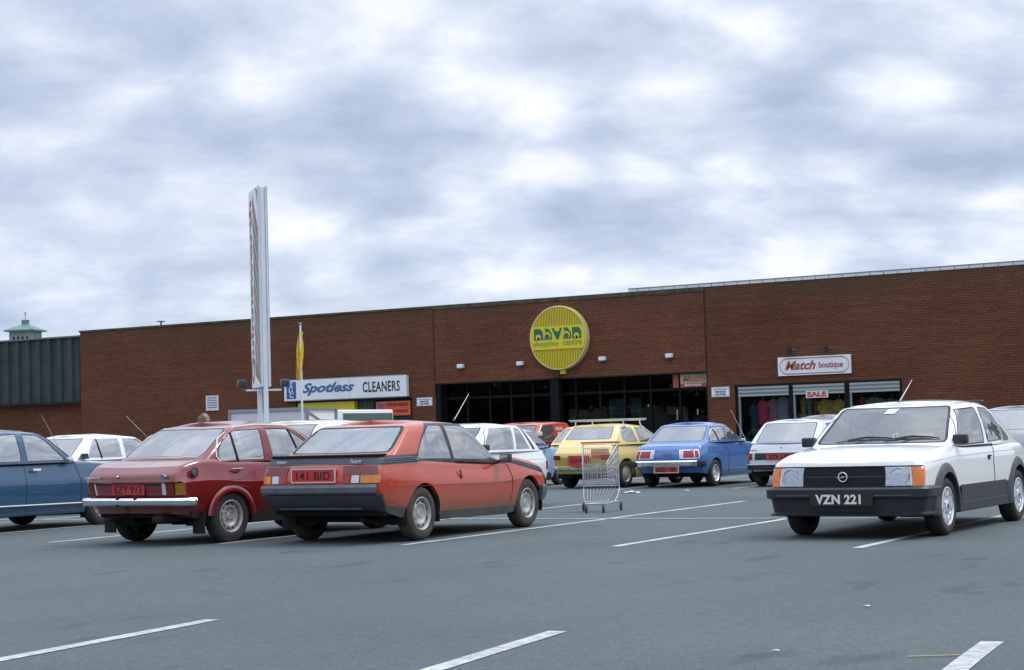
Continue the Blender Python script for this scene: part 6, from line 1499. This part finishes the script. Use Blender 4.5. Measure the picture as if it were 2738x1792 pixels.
def blue_sedan_l(root, sh, M, ob):
    simple_ends(root, sh, M, -2.05, 2.1)
    for sg in (-1, 1):
        ribbon(root, 'sill_trim', [(sg*.822, y, z) for y, z in [(-.95, .352), (1.0, .330)]], .011, mat('pale sill trim', (.62, .62, .60), .35, .4), 6)
        b = MB(); b.box(min(sg*.812, sg*.832), max(sg*.812, sg*.832), -.07, .085, .795, .83, M['chrome'], .006); b.build('door_handle', root)
        mirror(root, sg*.75, .62, .885, M['chrome'], .12, .085, sg)
        b = MB(); b.box(min(sg*.66, sg*.80), max(sg*.66, sg*.80), 1.0, 1.015, .12, .30, M['under']); b.build('mud_flap', root)
        ribbon(root, 'drip_rail', [(sg*x, y, z) for x, y, z in [(.765, -1.30, .96), (.70, -1.15, 1.18), (.65, -1.0, 1.31), (.635, -.5, 1.345), (.64, .10, 1.335), (.665, .30, 1.25), (.76, .70, .955)]], .007, RB, 6)
    aerial(root, (.55, .85, .90), (.50, .45, 1.55), M['chrome'])
SP_BLUE_L = generic(BLUE1, hw=.82, tail=-2.05, nose=2.1, axr=-1.2, axf=1.30, R=.29, tt=.86, belt=.905, cowl=.915, hood=.80, roof=1.385, gy0=(-1.55, .92), gy1=(-1.05, .34), gw=gwscale(.795, .575),
    wins=[[(-1.05, 1.27), (-.24, 1.305), (-.235, .925), (-1.22, .925), (-1.20, 1.05)], [(-.135, 1.298), (.14, 1.285), (.27, 1.215), (.60, .925), (-.135, .925)]], rw=[(-.55, 1.28), (.55, 1.28), (.63, .95), (-.63, .95)], ws=[(-.55, 1.28), (.55, 1.28), (.66, .95), (-.66, .95)],
    doors=[[(-1.0, .90), (-.88, .6), (-.72, .24), (-.17, .24), (-.17, .90)], [(-.155, .90), (-.155, .24), (.86, .24), (.875, .60), (.80, .88)]], extra=blue_sedan_l, seat=(-.25, -1.0, .35))

def white_sedan(root, sh, M, ob):
    simple_ends(root, sh, M, -1.95, 1.95, rl=(.45, .75, .58, .70))
    for sg in (-1, 1):
        b = MB(); b.prism([(-1.285, .985), (-1.16, .985), (-1.135, .90), (-1.33, .90)], 'x', sg*.755, sg*.792, M['dkplast']); b.build('air_outlet', root)
        ribbon(root, 'quarter_post', [(sg*x, y, z) for x, y, z in [(.655, -.80, 1.22), (.71, -.80, 1.08), (.785, -.785, .895)]], .010, RB, 6)
        ribbon(root, 'drip_rail', [(sg*x, y, z) for x, y, z in [(.642, -.90, 1.262), (.635, -.4, 1.282), (.645, .20, 1.262), (.70, .42, 1.12), (.77, .72, .92)]], .006, M['greyplast'], 6)
    aerial(root, (.70, .95, .86), (.70, -.107, 1.598), M['chrome'])
SP_WSEDAN = generic(W2, hw=.80, tail=-1.95, nose=1.95, axr=-1.22, axf=1.2, tt=.82, belt=.880, cowl=.87, hood=.76, roof=1.318, gy0=(-1.50, .90), gy1=(-1.02, .28), gw=gwscale(.775, .56),
    wins=[[(-.865, 1.236), (-.291, 1.232), (-.303, .895), (-1.110, .900), (-.985, 1.08)], [(-.216, 1.232), (.2, 1.218), (.31, 1.14), (.62, .895), (-.22, .895)]], rw=[(-.54, 1.24), (.54, 1.24), (.62, .92), (-.62, .92)], ws=[(-.54, 1.24), (.54, 1.24), (.62, .92), (-.62, .92)], extra=white_sedan, frame_m=C_['silver'])

def wh_extra(root, sh, M, ob):
    simple_ends(root, sh, M, -1.70, 1.75, chrome=False, zb=(.38, .50), rl=(.45, .78, .55, .68))
    for sg in (-1, 1):
        b = MB(); b.prism([(-.955, 1.222), (-.995, 1.222), (-1.245, .838), (-1.13, .838)], 'x', sg*.70, sg*.792, M['dkplast']); 
        b.bm.free()
        ribbon(root, 'gutter', [(sg*x, y, z) for x, y, z in [(.76, .45, .88), (.67, .16, 1.18), (.645, .0, 1.236), (.632, -.5, 1.258), (.640, -1.05, 1.235)]], .006, M['dkplast'], 6)
        ribbon(root, 'flank_crease', [(sg*(sh.W(y)+.001), y, z) for y, z in [(-1.5, .705), (0, .715), (1.4, .70)]], .003, mat('soft grey line', (.35, .36, .38), .6), 5)
        mirror(root, sg*.74, .43, .875, M['dkplast'], .13, .09, sg)
    b = MB(); b.lathe([(0, .048), (.004, .048), (.004, .0001)], M['platew'], 20, 'y', (-.46, .40, 1.13)); b.build('windscreen_sticker', root)
SP_WHATCH = generic(W2, hw=.80, tail=-1.70, nose=1.75, axr=-1.15, axf=1.15, tt=.80, belt=.85, cowl=.86, hood=.74, roof=1.29, gy0=(-1.52, .78), gy1=(-1.10, .16), gw=gwscale(.775, .56), crown=.035,
    wins=[[(.05, 1.212), (-.612, 1.215), (-.513, .866), (.45, .87), (.25, 1.04)], [(-.69, 1.210), (-.885, 1.200), (-1.050, .866), (-.575, .866)]], ws=[(-.56, 1.22), (.56, 1.22), (.64, .89), (-.64, .89)], rw=[(-.54, 1.2), (.54, 1.2), (.62, .88), (-.62, .88)], extra=wh_extra, frame_m=C_['silver'])
SP_WHATCH['regions'].append(dict(axis='x', poly=[(-.925, 1.222), (-.985, 1.222), (-1.235, .862), (-1.135, .862)], mat=C_['dkplast'], nmin=.2))

def cream_extra(root, sh, M, ob):
    simple_ends(root, sh, M, -1.85, 1.8, rl=(.5, .75, .6, .75))
    for sg in (-1, 1): ribbon(root, 'gutter', [(sg*x, y, z) for x, y, z in [(.648, -1.25, 1.345), (.645, -.4, 1.362), (.65, .1, 1.34)]], .005, mat('soft grey line', (.35, .36, .38), .6), 5)
SP_CREAM = generic(CREAM, hw=.80, tail=-1.85, nose=1.8, tt=.86, belt=.92, cowl=.92, hood=.8, roof=1.415, gy0=(-1.78, .85), gy1=(-1.50, .25), gw=gwscale(.775, .60), crown=.04,
    wins=[[(-.30, 1.31), (.15, 1.30), (.55, .95), (-.35, .95)]], rw=[(-.60, 1.345), (.60, 1.345), (.55, .98), (-.55, .98)], ws=[(-.56, 1.3), (.56, 1.3), (.64, .95), (-.64, .95)], extra=cream_extra)

def dats_extra(root, sh, M, ob):
    yr = sh.rear(.65)
    bumper(sh, [(-.02, .445), (.06, .442), (.085, .465), (.085, .545), (.06, .57), (-.02, .57)], .55, lambda x, y: y < -2.02, M['chrome'], 'rear_bumper', root)
    for sg in (-1, 1):
        b = MB(); b.box(min(sg*.71, sg*.84), max(sg*.71, sg*.84), -2.30, -2.0, .44, .575, M['black'], .03); b.build('bumper_end', root, 40)
        lamp_band(sh, .605, .795, lambda x, y, sg=sg: .29 < x*sg < .735 and y < -1.9, M['chrome'], 'lamp_surround', root, .008, .015)
        for x0, x1, m in [(.315, .375, 'white'), (.377, .62, 'red'), (.622, .715, 'red'), (.70, .725, 'amber')]:
            lamp_band(sh, .625, .775, lambda x, y, sg=sg, x0=x0, x1=x1: x0 < x*sg < x1 and y < -1.9, M[m], {'white': 'reversing_lamp', 'red': 'tail_lamp', 'amber': 'indicator_lamp'}[m], root, .014, .012)
        b = MB(); b.box(min(sg*.80, sg*.815), max(sg*.80, sg*.815), -.86, -.74, .84, .865, M['chrome'], .005); b.build('door_handle', root)
        b = MB(); b.box(min(sg*.80, sg*.815), max(sg*.80, sg*.815), -1.62+.1, -1.40, .84, .865, M['chrome'], .005); b.build('door_handle', root)
        mirror(root, sg*.74, .15, .90, M['chrome'], .11, .08, sg)
        ribbon(root, 'drip_rail', [(sg*x, y, z) for x, y, z in [(.745, -1.60, .97), (.66, -1.38, 1.24), (.635, -1.2, 1.305), (.62, -.8, 1.325), (.63, -.42, 1.30), (.70, -.12, 1.12), (.75, .10, .96)]], .007, M['greyplast'], 6)
        ribbon(root, 'quarter_post', [(sg*x, y, z) for x, y, z in [(.66, -1.22, 1.25), (.71, -1.18, 1.09), (.765, -1.15, .95)]], .010, RB, 6)
    plate(root, .015, yr-.05, .325, .55, .125, 'BZN 188', .45, .088, M['plater'], M['ink'], -1, bold=.03, border=M['silver'])
    b = MB(); b.box(-.15, .22, yr-.012, yr-.004, .690, .705, M['chrome']); b.box(-.06, .13, yr-.014, yr-.003, .675, .72, M['greyplast']); b.text('DATSUN', frame((-.045, yr-.016, .685), (1, 0, 0), (0, 0, 1)), .16, .024, M['silver']); b.build('maker_badge', root)
    b = MB(); b.box(.50, .58, yr-.012, yr-.005, .835, .85, M['silver']); b.build('name_badge', root)
    bumper(sh, [(-.02, .45), (.06, .45), (.085, .47), (.085, .54), (.06, .57), (-.02, .57)], .55, lambda x, y: y > 1.6, M['chrome'], 'front_bumper', root)
    aerial(root, (.70, .55, .93), (.40, .45, 1.62), M['chrome'])
SP_DATS = generic(BLUE2, hw=.80, tail=-2.2, nose=1.78, axr=-1.42, axf=1.0, R=.285, tt=.872, belt=.935, cowl=.92, hood=.82, roof=1.375, gy0=(-1.80, .30), gy1=(-1.22, -.36), gw=gwscale(.775, .545),
    rearp=[(.33, -2.14), (.5, -2.2), (.62, -2.215), (.80, -2.20), (.872, -2.14)],
    wins=[[(-1.30, 1.262), (-.79, 1.27), (-.745, .955), (-1.60, .955), (-1.50, 1.06)], [(-.70, 1.27), (-.42, 1.258), (-.26, 1.16), (.02, .955), (-.655, .955)]], rw=[(-.53, 1.285), (.53, 1.285), (.62, .968), (-.62, .968)], ws=[(-.52, 1.28), (.52, 1.28), (.62, .95), (-.62, .95)],
    doors=[[(-1.62, .93), (-1.45, .80), (-1.2, .62), (-1.05, .45), (-1.05, .26), (-.71, .26), (-.71, .93)], [(-.695, .93), (-.695, .26), (.35, .26), (.42, .6), (.30, .90)]], extra=dats_extra, seat=(-.75, -1.45, -.15), style=dict(kind='steel', rim=.178, mat='alloy', holes=8, hw=.016, hl=.018), beltlist=[(-2.2, .845), (-2.05, .872), (-1.85, .92), (-1.55, .937), (.2, .93), (.5, .915), (1.4, .86), (1.78, .80)])

def fiat_extra(root, sh, M, ob):
    yr = sh.rear(.65)
    b = mat('olive shadow panel', (.42, .32, .06), .5)
    bumper(sh, [(-.02, .395), (.045, .392), (.06, .405), (.06, .445), (.045, .455), (-.02, .455)], .44, lambda x, y: y < -1.55, M['chrome'], 'rear_bumper', root)
    lamp_band(sh, .475, .735, lambda x, y: abs(x) < .74 and y < -1.55, mat('olive yellow tail panel', (.40, .33, .055), .55), 'tail_panel', root, .002, .012)
    for sg in (-1, 1):
        lamp_band(sh, .615, .705, lambda x, y, sg=sg: .50 < x*sg < .72 and y < -1.55, M['dred'], 'tail_lamp', root, .014, .015)
        mirror(root, sg*.68, .30, .90, M['black'], .11, .08, sg)
        ribbon(root, 'gutter', [(sg*x, y, z) for x, y, z in [(.715, -1.50, .98), (.655, -1.32, 1.20), (.625, -1.18, 1.285), (.615, -.6, 1.305), (.625, .0, 1.28), (.72, .42, .94)]], .006, mat('dull yellow gutter', (.5, .38, .12), .5), 6)
    plate(root, -.02, yr-.016, .49, .52, .21, 'SUI 604', .40, .10, M['plater'], M['ink'], -1, bold=.02)
    b = MB()
    for y in (-.95, -.25):
        b.tube([(-.74, y, 1.43), (.74, y, 1.43)], .016, M['silver'], 8); b.box(-.76, .76, y-.03, y+.03, 1.438, 1.458, M['silver'], .004)
        for sg in (-1, 1): b.tube([(sg*.60, y, 1.43), (sg*.60, y, 1.36), (sg*.63, y, 1.29)], .014, M['silver'], 8); b.box(min(sg*.60, sg*.65), max(sg*.60, sg*.65), y-.03, y+.03, 1.27, 1.30, M['silver'])
    for i in range(17):
        x = -.70+i*.0875; b.box(x-.012, x+.012, -.26-.025, -.25+.025, 1.458, 1.466, M['greyplast'])
    b.build('roof_rack', root, 40)
    bumper(sh, [(-.02, .395), (.045, .392), (.06, .405), (.06, .445), (.045, .455), (-.02, .455)], .44, lambda x, y: y > 1.5, M['chrome'], 'front_bumper', root)
SP_FIAT = generic(YEL, hw=.76, tail=-1.78, nose=1.78, axr=-1.12, axf=1.15, R=.285, tt=.90, belt=.915, cowl=.915, hood=.78, roof=1.365, gy0=(-1.62, .72), gy1=(-1.20, .0), gw=gwscale(.735, .54), tp=(.03, 0),
    wins=[[(-1.10, 1.262), (-.72, 1.265), (-.62, .955), (-1.02, .965), (-1.18, 1.03)], [(-.60, 1.268), (-.02, 1.245), (.12, 1.16), (.38, .95), (-.50, .95)]], rw=[(-.50, 1.30), (.50, 1.30), (.57, 1.03), (-.57, 1.03)], ws=[(-.52, 1.26), (.52, 1.26), (.60, .95), (-.60, .95)],
    doors=[[(-.60, .91), (-.60, .28), (.62, .28), (.62, .91)]], extra=fiat_extra, seat=(-.35, -1.0, .25), style=dict(kind='cap', rim=.170, mat='cream'),
    rearp=[(.33, -1.70), (.45, -1.76), (.72, -1.79), (.76, -1.78), (.90, -1.70)])

def polo_extra(root, sh, M, ob):
    yr = sh.rear(.6)
    bumper(sh, [(-.02, .345), (.05, .34), (.075, .36), (.078, .435), (.05, .45), (-.02, .45)], .40, lambda x, y: y < -1.4, M['plast'], 'rear_bumper', root)
    lamp_band(sh, .535, .675, lambda x, y: abs(x) < .62 and y < -1.55, M['dkplast'], 'tail_panel', root, .006, .012)
    bumper(sh, [(-.01, .436), (.04, .436), (.081, .440), (.081, .448), (-.01, .452)], .44, lambda x, y: y < -1.45, M['silver'], 'bumper_strip', root)
    for sg in (-1, 1):
        for x0, x1, m in [(.575, .62, 'white'), (.622, .715, 'red'), (.716, .80, 'amber')]:
            lamp_band(sh, .538, .672, lambda x, y, sg=sg, x0=x0, x1=x1: x0 < x*sg < x1 and y < -1.5, M[m], {'white': 'reversing_lamp', 'red': 'tail_lamp', 'amber': 'indicator_lamp'}[m], root, .012, .012)
        ribbon(root, 'gutter', [(sg*x, y, z) for x, y, z in [(.63, -1.28, 1.275), (.62, -.6, 1.295), (.625, .0, 1.27)]], .005, M['greyplast'], 6)
        mirror(root, sg*.70, .40, .90, M['black'], .12, .09, sg)
    plate(root, -.05, yr-.018, .548, .52, .112, '372 LIP', .43, .082, M['plater'], M['ink'], -1, bold=.03)
    b = MB(); b.box(-.70, -.52, yr-.008, yr-.003, .722, .737, M['dkplast']); b.build('name_badge', root)
    b = MB(); b.box(-.03, 0, yr+.02, yr+.03, .77, .79, M['black']); b.build('hatch_lock', root)
    bumper(sh, [(-.02, .345), (.05, .34), (.075, .36), (.078, .435), (.05, .45), (-.02, .45)], .40, lambda x, y: y > 1.4, M['plast'], 'front_bumper', root)
SILV = paint('pale silver white paint', (0.62, 0.64, 0.68), dirt=0.25, dirtcol=(.25, .25, .25), dz=(.6, .3), rough=.34)
SP_POLO = generic(SILV, hw=.78, tail=-1.80, nose=1.75, axr=-1.15, axf=1.17, tt=.84, belt=.88, cowl=.89, hood=.76, roof=1.35, gy0=(-1.72, .75), gy1=(-1.18, .05), gw=gwscale(.755, .56), tp=(.03, 0),
    wins=[[(-1.0, 1.24), (-.62, 1.25), (-.45, .91), (-1.0, .91)], [(-.52, 1.25), (.0, 1.235), (.42, .91), (-.36, .91)]], rw=[(-.545, 1.262), (.545, 1.262), (.60, .875), (-.60, .875)], ws=[(-.53, 1.26), (.53, 1.26), (.62, .92), (-.62, .92)], extra=polo_extra, seat=(-.3, -1.0, .3),
    rearp=[(.33, -1.72), (.45, -1.80), (.70, -1.82), (.84, -1.78)], beltlist=[(-1.8, .70), (-1.74, .84), (-1.6, .875), (.6, .88), (.9, .87), (1.4, .81), (1.75, .74)])

def plain(tail, nose, ch=True):
    def f(root, sh, M, ob):
        simple_ends(root, sh, M, tail, nose, chrome=ch, rl=(.5, .75, .6, .72))
        for sg in (-1, 1): mirror(root, sg*.74, .52, .88, M['black'], .13, .09, sg)
    return f
_w = [[(-1.0, 1.26), (-.42, 1.27), (-.38, .92), (-1.2, .92)], [(-.34, 1.27), (.10, 1.255), (.25, 1.17), (.55, .92), (-.30, .92)]]
_d = [[(-1.15, .88), (-1.0, .6), (-.85, .26), (-.36, .26), (-.36, .88)], [(-.345, .88), (-.345, .26), (.75, .26), (.75, .88)]]
def std(P, ch=True, **k):
    a = dict(hw=.79, tail=-1.95, nose=1.95, tt=.85, belt=.895, cowl=.90, hood=.78, roof=1.37, gy0=(-1.55, .85), gy1=(-1.05, .18), wins=_w, doors=_d, rw=[(-.54, 1.28), (.54, 1.28), (.62, .93), (-.62, .93)], ws=[(-.54, 1.28), (.54, 1.28), (.64, .93), (-.64, .93)], extra=plain(-1.95, 1.95, ch))
    a.update(k); return generic(P, **a)

def van_extra(root, sh, M, ob):
    simple_ends(root, sh, M, -1.75, 1.75, rl=(.6, .75, .6, .72), chrome=False)
    for sg in (1, -1):
        mirror(root, sg*.72, .50, 1.10, M['platew'], .13, .12, sg)
        b = MB(); X = sg*.742
        xd = (0, -1, 0) if sg < 0 else (0, 1, 0); y0 = -.62 if sg < 0 else -1.15
        b.text('DIY', frame((X, y0, 1.02), xd, (0, 0, 1)), .50, .17, M['platew'], bold=.03); b.text('NAVAN', frame((X-sg*.032, y0+(.06 if sg < 0 else -.06), 1.24), xd, (0, 0, 1)), .42, .09, M['platew'], bold=.03); b.build('lettering', root)
SP_VAN = generic(REDV, hw=.76, tail=-1.75, nose=1.75, tt=.92, belt=.93, cowl=.93, hood=.85, roof=1.50, gy0=(-1.72, .85), gy1=(-1.55, .25), gw=gwscale(.745, .63), crown=.03, wins=[[(-.42, 1.40), (.18, 1.38), (.60, .96), (-.42, .96)]], ws=[(-.56, 1.40), (.56, 1.40), (.66, .98), (-.66, .98)], rw=[(-.5, 1.38), (.5, 1.38), (.55, 1.0), (-.55, 1.0)], extra=van_extra)

ROWG = 'cars parked in the bays facing the shops'
def place(sp, name, label, u, v, yaw=0.0, sc=1.0, group=None, cat='car'):
    r = make_car(sp, name, label, (u, v), R_(yaw), group, cat); r.scale = (sc, sc, sc); return r
place(coupe, 'parked_car', 'orange-red three-door coupe with black ribbed belt strip, dusty sills and plate 141 BID', -10.92, 17.24)
place(whitecar, 'parked_car', 'bright white hatchback with black bumper and arch flares, facing the camera, plate VZN 221', -5.494, 18.50, 177.5)
place(maroon, 'parked_car', 'maroon four-door saloon with chrome rear bumper and plate EZY 913', -13.00, 17.031, -6.1)
place(SP_BLUE_L, 'parked_car', 'mid-blue saloon with pale sill strip, cut off by the left edge of the photo', -18.0, 17.6)
place(SP_WSEDAN, 'parked_car', 'white saloon with black air outlet on its rear pillar, behind the blue and maroon saloons', -21.1, 23.15)
place(SP_CREAM, 'parked_car', 'cream-white high-roofed hatchback between the maroon saloon and the orange-red coupe', -15.75, 22.7)
place(SP_WHATCH, 'parked_car', 'white five-door hatchback with dark strip behind its side windows, right behind the orange-red coupe', -13.65, 22.6, 180)
place(SP_DATS, 'parked_car', 'bright blue saloon with chrome-framed tail lamps and dented chrome bumper', -13.72, 32.48, 0, .9)
place(SP_FIAT, 'parked_car', 'primrose yellow hatchback with a roof rack, behind the shopping trolley', -15.45, 32.2, -5, .92)
place(SP_POLO, 'parked_car', 'silvery white small hatchback between the bright blue saloon and the bright white hatchback', -11.42, 32.15, 0, .92)
place(std(LBLUE), 'parked_car', 'pale blue saloon mostly hidden between the white five-door and the yellow hatchback', -17.95, 31.85, 0, .9)
place(std(YEL2, tail=-1.75, nose=1.8, gy0=(-1.7, .8), gy1=(-1.1, .1), extra=plain(-1.75, 1.8), roof=1.38), 'parked_car', 'ochre yellow hatchback peeping out left of the primrose yellow hatchback', -18.75, 38.0, 0, .92)
place(SP_VAN, 'parked_van', 'small red van lettered DIY in front of the dark entrance', -21.75, 39.5, 180, .93, cat='van')
place(std(GREY, ch=False), 'parked_car', 'dark grey car with pale sun strip, facing out from the boutique window', -14.95, 43.0, 180, 1.0)
place(std(GREY, roof=1.36), 'parked_car', 'grey saloon at the right edge, behind the tail of the plate VZN 221 hatchback', -7.35, 32.3, 0, 1.0)
